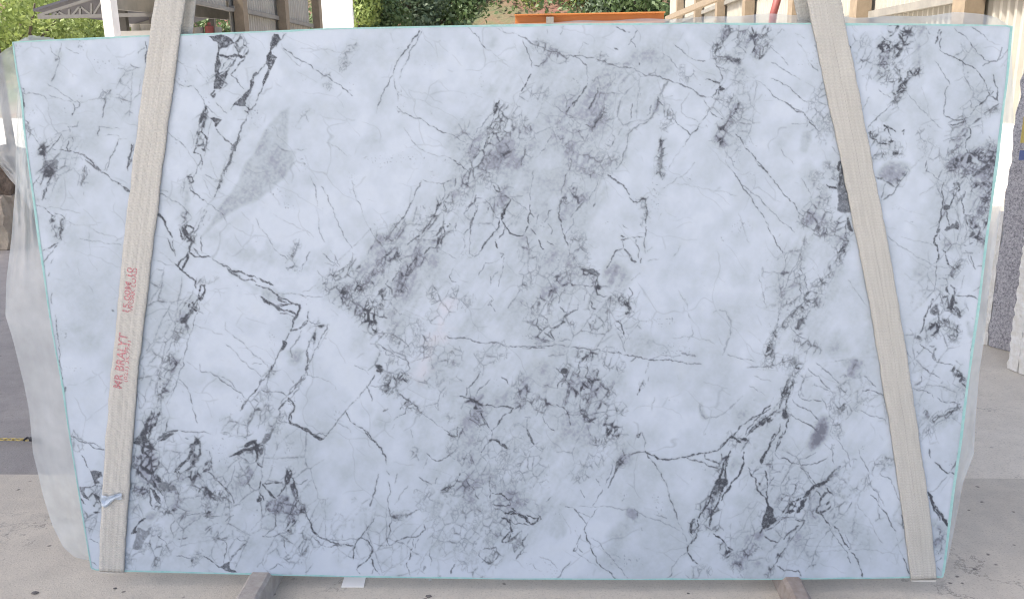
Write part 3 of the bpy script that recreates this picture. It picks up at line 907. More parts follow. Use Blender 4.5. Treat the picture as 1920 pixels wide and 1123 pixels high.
s 24 .15 5 1130 860 1060 900
T 100 560
1.4 .7 15 120 25 230 40 320 50 430 60 520 70 600
3 .7 92 665 80 700
b 45 .7 m 1040 20 1020 90 980 170
b 40 .45 f 940 250 920 340
b 50 .7 f 900 430 880 500
b 40 .65 m 830 600 840 680 810 750
b 40 .8 m 790 830 750 880
s 80 .25 5 950 260 930 350 920 450
s 50 .22 5 900 540 870 640 850 730
1.3 .6 990 20 950 90 950 180 900 250 880 340 850 410 830 470 800 560 780 680 790 760
1.3 .6 1110 0 1080 110 1050 210 1010 310 990 400 980 500 940 580 900 700 850 790
3 .8 1030 60 1070 90 1030 90
2.5 .8 1050 50 1080 10 1110 -20
2 .6 830 590 860 540 900 520
b 22 .8 f 880 480 870 520
P .8 1 740 820 750 870 710 950 690 1010 710 1060 650 1100 600 1080 650 1010 700 910
b 40 .9 m 770 860 700 980 660 1060
4 .8 800 850 770 930 720 990 710 1060
2.5 .8 860 905 850 960 840 990
4 .7 780 1060 840 1010 900 990 940 985
b 30 .8 m 840 1010 900 1000
1.5 .6 940 985 1050 1000 1130 995 1190 1015
b 40 .85 m 1080 1070 1060 1110
2 .7 990 1045 1010 1050
1.3 .6 945 605 1000 660 1030 740 1045 830 1080 930
1.5 .6 1180 550 1240 590 1300 640 1360 680 1450 755
1.1 .5 1100 490 1105 545 1180 550
1 .35 1000 470 1100 540
1.1 .5 1200 560 1280 590 1350 650 1370 690
1 .35 1060 190 1160 230 1270 270
1.1 .5 1340 270 1440 350 1520 430 1620 525
1.1 .5 1290 340 1400 450 1560 590
1 .3 1290 170 1290 230 1330 260
1 .5 1490 490 1560 488
5 .8 1570 0 1620 40 1660 50
2.5 .8 1660 50 1750 45 1850 50
3.5 .75 1650 50 1730 90 1820 120
4 .7 1680 0 1750 30
1.5 .7 1700 110 1810 135
3 .8 1855 60 1830 120 1800 180 1780 240
2 .7 1780 240 1850 225 1920 150
1.9 .75 1770 260 1730 320 1700 390 1670 450 1640 520 1590 590 1540 660 1500 710 1450 770 1400 840
P .75 0 1720 310 1755 325 1730 380 1695 400
4 .75 1640 500 1630 530
3 .7 1560 600 1545 650
4 .7 1450 765 1410 830
b 40 .55 m 1640 540 1590 620
b 55 .5 m 1580 700 1560 800 1480 900
b 40 .45 f 1600 700 1600 880
b 60 .35 f 1330 950 1420 980
b 50 .35 f 1700 880 1660 940
1.5 .65 1560 680 1640 700 1750 725
1.1 .5 1620 540 1600 650 1610 780 1590 900 1520 960
2 .7 1915 320 1895 400 1905 480 1890 560
1.8 .65 1890 570 1830 640 1760 720 1700 790
1.3 .6 1880 590 1840 680 1770 750
2.8 .8 1770 750 1720 790 1690 830 1700 880
2 .8 1760 765 1810 800 1800 850 1770 870 1775 930
3.2 .85 1775 930 1830 955 1920 1000
1.5 .65 1690 910 1775 930
P .6 1 1650 955 1660 975 1610 1060 1560 1110 1540 1100 1580 1050
6 .9 1520 1060 1480 1080 1440 1110
1.3 .6 150 980 190 1050 260 1080 360 1110
1 .5 180 1050 190 1110
1.2 .4 1430 920 1470 1000
s 60 .1 10 200 260 330 320
3 .5 440 85 455 95
s 20 .14 4 700 330 700 460
T 540 560
2.5 .7 20 240 60 235 110 210 150 150 155 90
1.5 .6 150 160 200 190 240 180
P .2 4 40 210 110 180 140 220 200 240 180 200 60 120
b 28 .7 m 250 190 210 270 190 320
1.7 .65 300 190 270 260 230 340 190 410 160 480 130 540
1.7 .65 160 320 140 390 150 440 160 480
s 60 .2 6 40 420 90 480
1.5 .5 100 240 60 320 20 370 30 440
1.2 .4 80 440 130 380
2.5 .7 130 530 145 570
1 .45 150 570 240 595 310 620
1 .25 310 620 360 680
1.5 .65 120 570 60 640 0 720
1.2 .6 130 590 70 660
b 45 .8 f 420 20 520 60 620 110
b 45 .85 f 560 140 620 190 650 250
b 45 .5 m 720 100 780 110
b 55 .45 f 780 240 850 300 900 340
b 35 .5 m 700 270 680 350
b 50 .4 f 940 200 1000 280 1010 380
2.5 .65 480 20 560 70 640 110 740 145
1.5 .6 660 260 760 260 840 300 900 350 920 400
1.2 .5 920 220 980 300 990 370
2 .65 680 340 740 385 820 430 900 470 915 520 880 560
b 45 .75 m 700 440 690 540
b 50 .85 f 760 600 800 640 860 600
b 30 .7 f 720 670 820 700
b 35 .6 f 780 460 760 500
1.6 .6 735 385 735 420 800 430 780 490
s 24 .35 3 670 330 680 370
1.3 .55 500 500 570 530
1 .35 570 530 610 570
2 .7 650 570 630 610 600 650
1.4 .6 600 650 560 700 500 770 430 840 380 900 340 960 300 1010 265 1050
2 .6 590 650 610 700 630 770
1.2 .5 610 655 700 650
2 .75 430 840 460 900 500 940 560 970 610 1020 660 1080 690 1120
2.2 .8 0 740 40 780 50 820 20 860 15 930
5 .85 15 935 80 955 150 990 200 1030 265 1050
1.3 .6 170 1010 260 1010 290 1030
1.1 .4 370 930 460 975 475 1010
2.5 .65 830 710 880 750 940 790 990 850
1.2 .5 990 850 1060 900 1120 950 1190 990
b 28 .7 f 900 780 980 840
1.5 .7 900 770 840 830
1.5 .7 900 800 880 860 830 880 790 910
3 .7 750 825 710 845
1.7 .7 1190 990 1220 1025 1270 1030 1275 960
b 60 .3 f 1000 380 1100 400 1250 450
b 60 .3 f 1150 640 1100 600
b 60 .25 f 1100 140 1200 60
k 50 .5 12 1190 60 1120 240 1060 420 1000 560
k 25 .35 8 1160 60 1200 30
s 120 .12 16 1350 200 1450 140 1200 120
s 90 .1 16 950 680 1150 700 1300 600
s 90 .14 14 620 860 720 900 900 960
1.7 .62 1190 280 1260 300 1330 295 1440 330 1600 340 1750 360 1920 370
1.6 .65 1445 545 1420 590 1390 630 1340 680
1.3 .6 1520 600 1470 650 1420 700 1410 730
3 .75 1340 670 1335 730
b 32 .8 m 1330 740 1380 790 1430 800
2.2 .75 1290 730 1340 745 1400 765 1460 800 1530 800 1620 805 1690 820
2 .7 1690 820 1670 850 1610 880 1570 950 1530 990
2.4 .75 1440 850 1470 900 1500 950 1530 995
1.5 .65 1370 830 1370 880 1440 910
1.8 .7 1440 950 1480 940 1460 900
1.2 .6 1360 900 1410 930 1440 960
b 45 .5 m 1430 880
1.8 .65 1600 590 1640 610 1650 640
b 40 .55 f 1730 590 1760 680 1740 780
1.7 .7 1790 980 1820 1040 1850 1100
3 .7 1510 1060 1560 1060 1620 1090 1640 1115
1.3 .6 1530 990 1520 1060 1480 1110
b 35 .5 f 1220 890
b 35 .5 f 1290 980
1 .4 920 980 935 1040
1 .4 800 940 780 980
b 50 .55 f 1870 60 1840 180
1.3 .6 1700 0 1650 70
1.3 .5 1500 40 1530 10
1.3 .5 1520 40 1560 100
b 60 .2 f 1600 380 1450 480
b 40 .35 f 1880 760 1900 820
1 .4 1720 930 1790 970 1810 880
T 980 560
1.7 .62 0 370 150 360 380 360 500 380 640 395 720 400
1.9 .68 720 400 800 430 900 450 960 460 1100 455 1200 475
1.6 .45 1200 475 1340 490
1.2 .4 940 455 1060 425 1180 425
2 .65 110 150 100 200 150 240 190 210 180 150 130 130 110 150
2 .65 280 60 310 100 370 100 410 85 420 30
3.5 .65 300 170 320 130 370 100
5 .7 290 165 320 175
3 .7 200 215 260 210 300 180
2 .65 210 240 240 310 200 280 160 250
1.8 .6 150 240 110 280 170 310 240 320
1.5 .5 270 320 360 315
2 .7 510 20 520 70 550 80
b 35 .7 m 520 30
b 24 .6 f 370 190
b 50 .45 f 540 200
b 20 .9 f 780 50 785 110
1.5 .55 650 10 650 80 620 110
2 .65 700 170 740 190 760 270
1.3 .6 690 190 720 230 760 275
1.2 .5 640 160 640 260
1 .45 700 130 810 140
b 45 .55 f 130 30 100 100 60 180
b 30 .6 m 90 220 110 280
b 35 .5 m 240 240 170 280
b 40 .4 f 600 100 620 160
P .16 8 720 400 760 280 900 230 1000 280 1120 400 900 440
2.5 .28 1430 105 1480 85 1530 100 1560 160 1560 250 1530 340 1500 420
s 14 .16 3 1480 85 1540 110 1560 170 1560 250 1520 350
4 .45 1190 405 1230 420 1300 430
2.5 .25 1320 780 1330 850 1370 900 1450 890 1530 840 1600 780 1650 730
s 22 .4 3 1330 790 1335 840 1360 890
2 .6 810 470 850 440
1 .5 950 470 940 520 920 560
1 .5 1210 0 1235 75
1 .4 1240 110 1260 160
1 .4 1270 190 1280 260 1240 320
1 .3 1120 290 1250 290 1400 310 1450 350
1.1 .55 1540 420 1640 450 1740 475
b 32 .75 f 1840 420 1870 320 1910 200
b 50 .45 f 1850 470
1 .45 1740 580 1870 620
1 .4 1700 655 1830 730
s 45 .16 4 1770 420 1770 440
b 38 .75 f 400 420 520 430
b 28 .85 m 310 540 310 620
b 36 .7 m 280 690 200 780 100 790
b 40 .65 m 350 640 400 720
b 45 .85 f 450 650 560 620 590 690
b 40 .7 f 480 740
b 50 .5 f 650 700 620 800
b 35 .5 f 730 830
b 32 .65 m 440 850 520 920
b 50 .8 f 650 930 680 1000
b 45 .5 m 540 560
b 60 .25 f 640 430 700 520
s 70 .16 8 640 700 680 900 600 980
s 70 .12 8 60 500 100 700
1.8 .65 250 520 300 560 310 620 290 660
1.8 .65 430 470 430 540 410 590
1.8 .65 480 500 470 590 550 610 570 540
1.8 .65 250 790 310 820 350 900 360 950
1.8 .65 430 790 440 860 500 900 540 930
1.3 .5 340 550 400 550 420 520
1.8 .7 150 885 190 950 240 990
1.8 .7 30 970 60 1050 90 1090
1.3 .6 160 650 210 660
2 .65 300 600 260 670
2 .75 540 1030 555 1090
b 38 .6 f 600 1090
2 .7 900 630 880 660 860 720
b 20 .8 f 890 640
1.3 .5 945 590 940 620
2.5 .7 890 1000 850 1040
1.2 .5 910 1030 925 1080
1 .5 990 740 970 840
2.2 .8 1860 800 1800 850 1720 890 1650 940 1600 1000 1560 1040 1480 1115
2.5 .8 1920 830 1860 870 1800 910 1730 960 1690 1020
b 26 .8 f 1860 870 1800 920
2 .75 1790 870 1700 960 1670 1020
b 50 .9 f 1610 1060 1640 1080
4 .85 1560 1040 1600 1050 1640 1080
s 80 .3 8 1740 1090
T 1400 560
b 28 .45 m 270 20 250 120
b 32 .8 f 400 80 340 130 280 190
b 36 .6 m 450 60 390 200
b 26 .75 f 230 210 190 320 160 440
2 .6 430 30 380 80 300 150
1.5 .55 280 0 240 120 225 190
1.5 .55 330 210 380 270 450 300
b 45 .5 f 400 300 470 370 520 370
b 45 .5 f 200 480 320 480 400 470
s 50 .12 6 500 100 560 250 560 400
1.5 .5 0 515 100 510 200 520
s 12 .16 2 300 450 700 440 970 440
b 38 .7 f 380 520 340 620 280 740
s 60 .16 6 400 480 340 620 280 740
5 .55 320 600 300 700 260 790
3 .8 300 640 260 750 240 830
2.5 .8 330 650 300 760 290 850
3 .8 240 840 150 890 70 940 0 1010
2.2 .8 180 820 100 870 0 920
3 .8 200 900 120 920 30 1000 0 1030
4 .8 130 920 180 890
b 40 .75 m 250 800 290 850
b 36 .5 m 430 600 410 700
b 34 .7 f 150 900
1.6 .65 340 750 400 810 480 840 540 910
1.2 .5 350 780 430 830
1.8 .7 310 860 400 910 480 950 525 990
2.2 .75 250 940 240 1000 200 1060 170 1120
2.4 .8 315 900 300 970 260 1040 230 1110
1.5 .5 260 880 290 860 320 860
1.5 .6 390 700 400 740 470 765 560 765
1.4 .55 460 520 540 580 580 640 640 700
1.4 .55 520 480 580 530 640 580 690 630
1 .4 620 680 650 720 630 760
b 36 .6 f 730 600 720 700
b 34 .6 m 720 740 710 840
1.5 .55 690 650 700 740 690 870 730 850
s 60 .3 6 780 470 760 560
s 50 .2 6 860 480 800 620 760 740
1.4 .6 880 580 930 620 970 660
1.8 .7 870 690 950 690 990 710 1030 725
1 .4 870 700 830 740
1.3 .55 830 835 940 880 1045 915
1 .3 760 820 830 830
P .95 7 580 850 600 880 615 950 600 1040 550 1080 460 1130 500 1010 540 910
1.1 .5 560 740 600 830 650 910 700 1060
b 40 .3 f 640 780 660 900 680 1000
1 .5 630 760 640 830
P .14 8 700 180 600 330 560 430 800 430 760 350
s 60 .12 8 880 320 900 400
2.4 .75 1390 0 1360 80 1340 130 1320 220 1300 260
P .7 2 1370 90 1420 40 1440 20 1430 60 1450 90 1420 130 1380 110
b 40 .85 m 1480 20 1540 60 1590 110
b 40 .85 f 1420 190 1380 260
b 45 .85 f 1500 190 1560 230 1560 290
b 36 .65 f 1300 280 1360 290
s 70 .2 6 1560 100 1560 260
5 .7 1560 60 1590 100 1600 140
3 .75 1440 100 1440 160 1470 190
s 30 .35 4 1650 180 1680 270
1.8 .65 1300 340 1360 380 1410 420
6 .55 1420 370 1400 430 1420 470
1.5 .6 1370 355 1410 355
1.6 .65 1420 475 1490 490 1550 500
b 34 .7 m 1550 520 1600 590
2.5 .75 1570 530 1640 600
2.5 .75 1600 620 1660 680
1.9 .7 1320 515 1380 560 1450 595
s 26 .3 4 1360 390 1330 500 1300 590 1270 640
3 .6 1250 650 1310 620 1310 580
1.6 .65 1250 670 1330 690 1390 710 1400 740
1.6 .6 1430 740 1500 780 1600 790
b 22 .75 f 1340 850 1370 880
3.5 .65 1390 910 1440 880 1490 870 1550 840 1610 810
b 22 .9 f 1400 900 1440 885
b 25 .6 f 1500 865 1610 800
1.2 .5 1200 390 1260 510
1.2 .5 1210 220 1260 280
b 50 .3 f 1300 930 1340 1000
s 120 .18 12 1420 680 1560 700
2.5 .6 1690 350 1685 430
1.2 .4 1380 560 1360 640
s 40 .2 8 1560 860 1480 920
T 120 810
1.5 .7 70 30 120 70 200 95 300 130
1.8 .75 130 170 150 190 165 230 180 265
1.2 .4 100 90 120 150
P .8 0 180 270 200 290 280 295 290 330 250 350 270 380 230 395 210 330
P .7 0 115 405 180 410 240 390 240 400 160 420 150 450 190 510 150 490 120 430
b 40 .9 m 220 470 260 530
b 30 .7 f 250 400 280 440
4 .8 220 600 270 600
3 .8 160 540 130 500
1.5 .5 230 400 290 400
1.2 .6 180 720 220 730
1.5 .7 190 800 260 830
1.3 .5 200 970 250 1000
1 .5 180 770 220 700
b 35 .35 f 90 30 110 110
b 50 .35 m 180 640 230 720
s 40 .12 6 260 140 260 260
b 60 .95 m 600 30 620 130 640 230
b 60 .85 m 540 230 640 340 720 400
b 45 .95 f 520 420 600 450
s 50 .25 4 560 440
5 .7 500 240 580 310 650 380 740 470
P .65 2 690 380 760 370 830 400 850 430 800 440 740 440
P .8 0 700 70 750 30 800 0 830 10 760 60
4 .85 560 80 640 60
4 .85 600 90 590 150 650 190 640 240
P .85 0 640 410 680 430 720 490 725 540 700 525 670 470
P .9 0 502 768 510 740 530 710 560 670 600 640 620 645 570 680 545 710 545 750
P .52 1 550 710 620 740 660 700 640 760 600 820 580 880 510 880 540 790
P .4 2 640 590 720 600 700 640 650 680 600 650
3 .7 640 420 650 540 660 560
2 .6 660 570 690 590
b 30 .6 f 700 560 780 590
s 50 .22 5 520 560 600 600
6 .75 990 50 960 100 940 180 900 230 860 270 830 300
3 .8 1020 70 1020 150 1000 200 950 240
b 42 .85 m 960 180 980 220 900 270
P .5 2 970 150 1010 180 1020 220 940 240
b 50 .75 m 880 320 1000 320
b 32 .85 m 1090 240 1060 290
2 .6 1090 130 1110 190 1080 260
2 .65 1080 300 1140 360 1190 400 1250 470
2.5 .6 950 400 1050 450 1180 490 1260 530
b 38 .7 f 1050 440 1180 490
b 42 .75 m 800 420 860 500 820 560
b 36 .7 f 1060 560 1080 610
b 34 .65 m 900 620 860 640
1.6 .7 1180 390 1230 450 1280 530
b 26 .7 f 1300 540
1.3 .5 1280 250 1260 340 1220 440
b 36 .3 f 1230 400 1300 380 1350 320
3 .6 1270 620 1210 665
2 .6 640 300 700 320
1.3 .6 920 620 1050 600
1.2 .5 1120 490 1260 540 1230 610
b 40 .55 m 1080 720 1180 800
1.6 .65 1300 795 1380 820 1330 870 1280 900
1.6 .65 1140 790 1220 830 1220 900 1200 1000
3 .6 1140 790 1230 790
2 .75 1050 930 1110 970 1170 1010
P .75 0 1170 1010 1240 970 1245 1020 1300 1050 1240 1045
2 .65 1240 980 1260 930 1310 880
1.4 .6 840 925 920 940 980 960
b 36 .55 f 970 960 1010 920
b 26 .6 f 700 960 690 1010
b 40 .5 f 480 940 470 990
1.2 .5 500 930 560 900 620 870
b 50 .5 f 690 760 620 840
b 40 .4 f 720 880 780 860
s 60 .16 6 880 900 1000 850
1.4 .55 830 660 800 720 820 790
2 .6 850 800 930 790
1.4 .6 700 770 770 835
6 .85 1500 90 1440 110 1380 130 1320 150 1240 185
5 .9 1400 60 1440 90 1450 170 1440 220
P .65 1 1510 10 1560 10 1530 70 1500 90 1490 50
3 .8 1450 230 1490 260
b 50 .8 m 1400 130 1450 160
b 36 .45 m 1350 200 1390 300 1340 380
3 .4 1510 110 1490 220 1480 350
3.2 .8 1475 370 1460 430 1470 460 1500 510
4.5 .8 1490 390 1530 440 1580 490
6 .9 1450 515 1480 500 1460 480
2 .75 1500 385 1580 380 1640 370
1.5 .6 1370 380 1400 410 1450 440
b 26 .9 f 1690 300 1670 380
b 26 .9 f 1720 400 1740 480
b 55 .85 f 1560 570 1640 530 1700 560 1760 560
b 32 .85 f 1700 640 1700 720
s 80 .25 5 1640 480 1700 540
2.5 .8 1690 290 1660 360 1650 420 1600 480
2.5 .8 1720 350 1740 420 1745 490 1790 540
3 .8 1800 560 1820 620 1850 680 1870 740 1900 780
1.8 .7 1590 630 1590 700 1540 740 1490 780 1600 770 1680 750
1.5 .65 1660 770 1650 830 1670 910
b 26 .7 m 1680 930
b 50 .5 m 1830 840 1780 900
1.4 .65 1540 1030 1600 985
1.2 .5 1600 985 1660 1020
1.3 .6 1810 1050 1870 980
s 50 .12 8 1380 460 1440 520
s 30 .22 5 1620 670
1.3 .5 1500 620 1400 740
s 80 .1 12 850 100 800 180
T 540 810
1.8 .7 10 270 20 330 50 370 60 440 60 510 90 530
2.5 .75 180 740 230 780 290 800 350 830 420 840 490 850
1.8 .65 190 790 240 840 300 860 400 850
b 45 .5 m 130 740 150 850 80 880
1.2 .5 290 800 400 805 530 800
1.4 .65 60 390 100 390 145 355
2.2 .75 545 790 510 830 490 880 485 960
2.4 .8 550 790 600 810 630 860 630 900 600 950 550 990 515 1030
2.2 .75 620 940 640 1000 690 1070
1.5 .65 515 1030 540 1060
1.5 .65 630 1060 650 1020
1.5 .65 550 780 590 730 620 690 650 640
1.3 .5 620 690 605 770
2 .65 680 310 665 370 655 440 630 510 615 555
1.2 .35 660 590 640 660
2 .7 580 0 640 60 700 120 735 190 740 240
1.3 .6 740 290 760 320
1.6 .55 750 370 770 450 750 520 760 580 770 630
1.2 .45 820 310 800 390
1.2 .4 900 400 800 540
1.8 .65 780 650 760 700 770 740 740 800 760 850
2 .6 790 645 850 625 940 600 980 580
b 22 .7 f 800 640 900 620
1.8 .7 760 850 820 810 880 790 940 785 990 770 1030 730 1020 690
2 .7 940 800 940 850 920 920 890 980 910 1050 920 1080
1.3 .55 980 800 950 880
1.5 .5 640 830 740 850
s 26 .2 4 700 690
1.3 .6 980 335 1030 365 1075 390
1.6 .55 1120 340 1105 385
2 .7 1035 155 1100 210 1150 210 1210 170
1.1 .5 1050 190 1015 270
1.2 .5 1060 450 1020 510
b 32 .4 f 1240 130 1270 0
b 36 .6 m 1340 190 1370 220
1.7 .7 1200 15 1260 40
1.6 .65 1530 60 1480 100 1450 150
5 .85 1560 60 1600 90 1640 120
2 .7 1505 80 1530 50 1580 60
1.1 .55 1440 170 1490 220
1.7 .7 1800 0 1830 50 1845 95 1810 120
1 .5 1850 100 1900 140
3 .7 1290 310 1270 360 1220 410 1150 435
P .35 3 1230 410 1270 360 1300 420 1340 430 1260 440
2 .65 1340 360 1360 400 1400 430 1430 500
b 55 .5 f 1300 400 1200 430
b 110 .25 f 1100 500 1400 560
b 120 .22 f 1150 700 1500 700
b 120 .28 f 1300 850 1350 900
b 110 .22 f 1600 250 1850 300
b 100 .22 f 1550 700 1450 500
s 150 .09 20 1200 600 1500 650
s 150 .1 20 1300 850 1600 300
s 120 .1 20 1750 300 1850 250
b 24 .4 f 960 150 960 190
2.5 .8 1520 460 1600 460 1660 510 1670 540
2 .7 1520 460 1515 510
2 .75 1530 540 1600 550 1670 545
3 .85 1550 570 1630 610 1690 590
4 .85 1630 600 1720 610 1780 640 1820 690
2.5 .8 1790 620 1880 640 1860 680 1820 690
3.2 .85 1600 640 1640 650 1670 690
1.8 .7 1640 650 1700 690 1810 700
3.2 .85 1670 700 1680 740 1640 770 1605 820 1650 820 1670 760
b 36 .5 m 1620 640 1680 720
1.6 .6 1520 340 1510 400 1520 460
b 30 .4 f 1520 350 1540 400
2.5 .65 1800 760 1760 810 1770 870 1710 950
b 42 .55 f 1730 860 1700 760
2 .65 1440 880 1430 920 1470 960 1500 990 1550 960 1580 910 1560 860 1490 870 1440 890
b 50 .45 f 1480 960 1560 930
b 50 .5 f 1420 1050
2.2 .65 1250 990 1220 1060
P .5 1 1010 1050 1040 1010 1020 1000
1.3 .55 1060 880 1080 960 1070 1000
1.1 .5 1830 990 1900 1040
T 960 810
3 .8 0 570 50 610 110 640 140 690
2.5 .75 140 690 220 650 200 620
b 45 .7 f 640 80 700 60
s 70 .22 8 640 190 570 240 480 330
b 60 .25 f 620 200 480 320
2.5 .8 620 30 625 90
3.5 .7 860 170 830 180 790 220 770 300
1.5 .6 830 130 840 170
b 22 .9 f 840 180 810 230
s 60 .15 8 840 90
2 .7 840 200 770 310 720 420
1.6 .6 750 240 730 340 700 390
1.4 .6 680 430 640 500 605 550
1.6 .6 860 170 930 155 1000 145
2.5 .8 1000 145 1060 175 1130 205 1190 205 1260 190 1330 180 1400 160 1480 150 1540 140
1.6 .65 1000 145 1040 200 1080 250 1120 320 1160 390 1180 460 1200 530 1230 600 1240 650
1.1 .45 1240 650 1280 760 1310 820
1.2 .55 980 0 1000 70 995 130
3 .8 930 30 960 10
1.4 .65 630 350 660 400
1.4 .65 515 435 545 490
1.3 .6 825 515 840 495
1.5 .6 400 555 450 565 500 610 530 650 560 690
1.1 .5 450 560 530 610 590 640 560 700
1.8 .7 560 690 545 745 560 800 600 890 640 980 700 1030 780 1100
1.1 .55 590 640 620 590 645 565
1.1 .5 590 790 660 830 730 920 770 980 830 1040 870 1095
1.5 .65 515 770 490 830 460 890 475 890 500 830
1.3 .6 480 855 530 900
1 .45 470 890 560 950 640 1000
1.4 .6 440 970 400 1010 370 1060 335 1095
1 .45 500 555 650 560 780 570 870 580
1 .45 940 600 1060 650 1170 690 1270 740
1.1 .5 1080 620 1160 645
P .42 2 850 620 870 555 900 570 940 590 945 630 910 670
P .2 4 860 650 910 670 880 740 840 830 780 930 750 930 770 850 690 790 740 720
1.5 .5 915 570 945 600 940 640
1 .3 350 600 400 660 440 760
s 90 .18 10 260 700 350 720
1.2 .4 200 930 290 960 340 1020
1 .5 130 990 150 980
1.2 .5 255 520 300 480
3 .8 1650 20 1610 70 1540 140
b 50 .9 f 1680 60 1730 70
b 34 .9 m 1560 270 1590 180
b 45 .95 f 1570 400 1540 450
b 45 .9 m 1500 500 1450 590
b 30 .9 m 1520 580 1480 660
b 28 .9 f 1360 680 1370 740
b 30 .85 m 1490 700 1530 720
4.5 .9 1640 140 1590 230 1560 330 1520 420 1490 500 1440 580 1400 640
4 .9 1620 200 1600 300 1610 380 1560 480 1530 560 1490 660 1480 700
3.5 .85 1740 150 1740 230 1710 310 1650 370 1620 430 1570 510
P .85 1 1540 350 1620 350 1610 400 1560 430 1530 480 1500 460
P .3 3 1660 180 1730 160 1720 260 1650 340 1620 280
2.5 .75 1310 190 1400 220 1480 255 1540 270
2.5 .75 1450 160 1450 200 1500 215 1560 235
5 .9 1370 650 1345 700 1350 760
3 .85 1390 650 1400 700 1370 740
2.8 .8 1385 760 1350 820 1320 860 1315 900 1350 950 1390 985
1.3 .45 1310 900 1240 960 1200 1010 1200 1060 1160 1095
2.8 .8 1510 760 1560 790 1610 850 1660 890
b 30 .9 f 1570 850 1610 900
b 42 .55 f 1700 920 1820 880
b 42 .7 f 1690 1000
s 70 .25 8 1700 800 1850 760
s 70 .25 8 1800 980 1740 1080
s 80 .32 8 1820 110
b 40 .3 f 1350 1040 1450 1040
1 .3 1390 985 1450 1030
1 .3 1720 440 1760 380 1780 320
T 1380 810
2.8 .85 350 0 310 90 290 150
2.5 .85 300 10 250 90 235 150
5 .85 235 140 200 190 190 235
2.8 .8 100 290 150 350 170 440 210 480 240 540
5 .8 170 375 180 400
2.8 .8 220 290 235 380 230 470 240 550
1.8 .6 90 260 110 290
1.8 .6 120 320 160 280 200 260
b 40 .5 m 250 240 330 220
1.7 .7 290 150 320 200 380 200 420 230 470 240
1.3 .55 220 300 290 305 330 290
1.4 .6 290 330 250 400
1.2 .5 400 320 370 400
P .93 1 240 540 280 570 290 630 310 665 270 690 210 730 190 700 200 640 220 600
b 45 .8 f 250 630
3.5 .8 200 720 180 760
2.5 .8 220 740 300 690 380 640
1.8 .6 330 640 400 640
2.2 .8 215 780 260 815 310 825
b 30 .8 m 400 760 350 850 310 950
3 .8 470 700 400 750 360 800
2 .75 380 860 330 920 290 990
2.2 .75 520 660 480 670 440 650
1.7 .65 520 660 460 740 380 850
1.8 .7 310 1000 360 1040 390 1030 470 1035
3 .75 470 1040 490 1080
b 25 .6 f 280 1000 240 1070
8 .92 680 370 600 400 550 440 500 490
9 .92 520 490 490 560 460 600
4 .9 440 590 390 600
5 .7 780 255 720 320 680 370
s 36 .35 4 770 290 710 360
b 32 .85 m 420 540 380 580
b 24 .8 f 470 380 420 450
3.5 .9 490 490 430 520 390 570
b 30 .5 f 340 530 380 500
3.2 .85 680 410 700 450 730 470
3.2 .8 690 440 640 490 630 550 600 600
2.2 .75 600 440 640 480
2.5 .75 610 600 650 600 720 540
4.5 .8 680 540 700 520
2.8 .8 600 600 650 625 690 680 710 710
3.3 .85 730 700 780 760 810 830 850 890
2.4 .8 850 890 910 950 930 1020 950 1090
1.5 .6 700 710 760 800 830 890 860 980
1.3 .5 820 770 860 880
2 .7 480 260 540 300 570 350 600 390
2 .65 490 250 570 240 640 215 690 185
1.4 .5 470 240 480 200 600 150
P .95 7 570 60 590 0 660 0 670 50 610 110 560 140 520 110
1.4 .5 660 80 720 130 740 240
1.4 .5 750 50 800 120 850 200 860 260
1.3 .5 920 130 960 220 1000 300 1000 360
b 55 .35 f 840 250 780 330
b 45 .55 f 1050 260 1150 220
b 70 .35 f 820 420 780 560
b 40 .4 f 960 380
1.3 .6 1000 360 1050 440 1110 550
1.5 .65 1010 470 1100 580 1160 680 1200 740
1.3 .55 1080 310 1160 350 1190 420 1230 510
1.4 .6 870 520 840 570
1.1 .4 840 570 740 680
1.3 .45 720 700 640 800 600 880 580 950 520 1040
b 28 .45 f 590 920 570 980
1.1 .35 900 530 1000 650 1050 760 1100 830
1.1 .3 1200 740 1220 860 1250 930
1.8 .7 1250 940 1280 1010 1300 1060
1.1 .25 450 850 700 850 1000 850
1.1 .25 520 900 800 880 1200 905
3 .6 1240 620 1255 720
2.8 .7 1450 130 1460 190
2 .75 1490 225 1540 270 1600 310
2.4 .75 1600 300 1645 320
1.8 .6 1610 290 1650 220
2 .6 1665 160 1670 190
1.3 .4 1590 310 1530 390 1450 450
5 .92 1440 450 1470 520 1510 580 1550 640 1585 700
2.5 .85 1450 490 1490 590 1530 660
b 28 .95 m 1550 700 1560 720
b 32 .65 f 1520 770 1510 840
b 28 .5 f 1530 870 1520 900
1.6 .6 1540 940 1500 970
1.3 .55 1510 1010 1540 1050
s 60 .2 8 1490 680
s 60 .15 8 620 640 680 700
s 80 .12 10 480 780
T 0 0
P .10 22 3560 600 4000 240 4700 700 4500 1500 4300 2400 4000 2600 3000 2300 3200 1500
P .09 22 2500 2300 3300 2300 4200 2800 4700 2900 4700 3600 3900 4250 3200 4300 3100 3300
P .10 14 5900 1500 6300 1300 6300 1700 6100 2600 5800 2700 5750 2200
P .07 20 600 3400 2300 3300 2300 3900 2400 4280 700 4280
P .07 18 4400 200 4900 150 4600 900 4200 1300 4100 900
P .06 18 6600 150 7100 150 6900 900 6600 1100
P .08 14 5450 3000 6400 2700 6700 3300 6500 4200 5400 4200 5600 3400
s 90 .12 10 3600 1300 3300 1900 2700 2200
s 70 .14 8 4350 1800 4250 2300 4000 2600
b 300 0.31 c 1300 3700 1900 3900
b 200 0.27 c 2200 3500 2200 4000
b 160 0.27 c 1250 2200 1150 2900
b 200 0.31 c 7100 1300 7200 1700
b 170 0.27 c 7050 2200 7000 3100
b 150 0.31 c 2600 2150 3100 1750
b 220 0.25 c 4200 2200 4500 2400
b 200 0.29 c 4350 2800 4450 3300
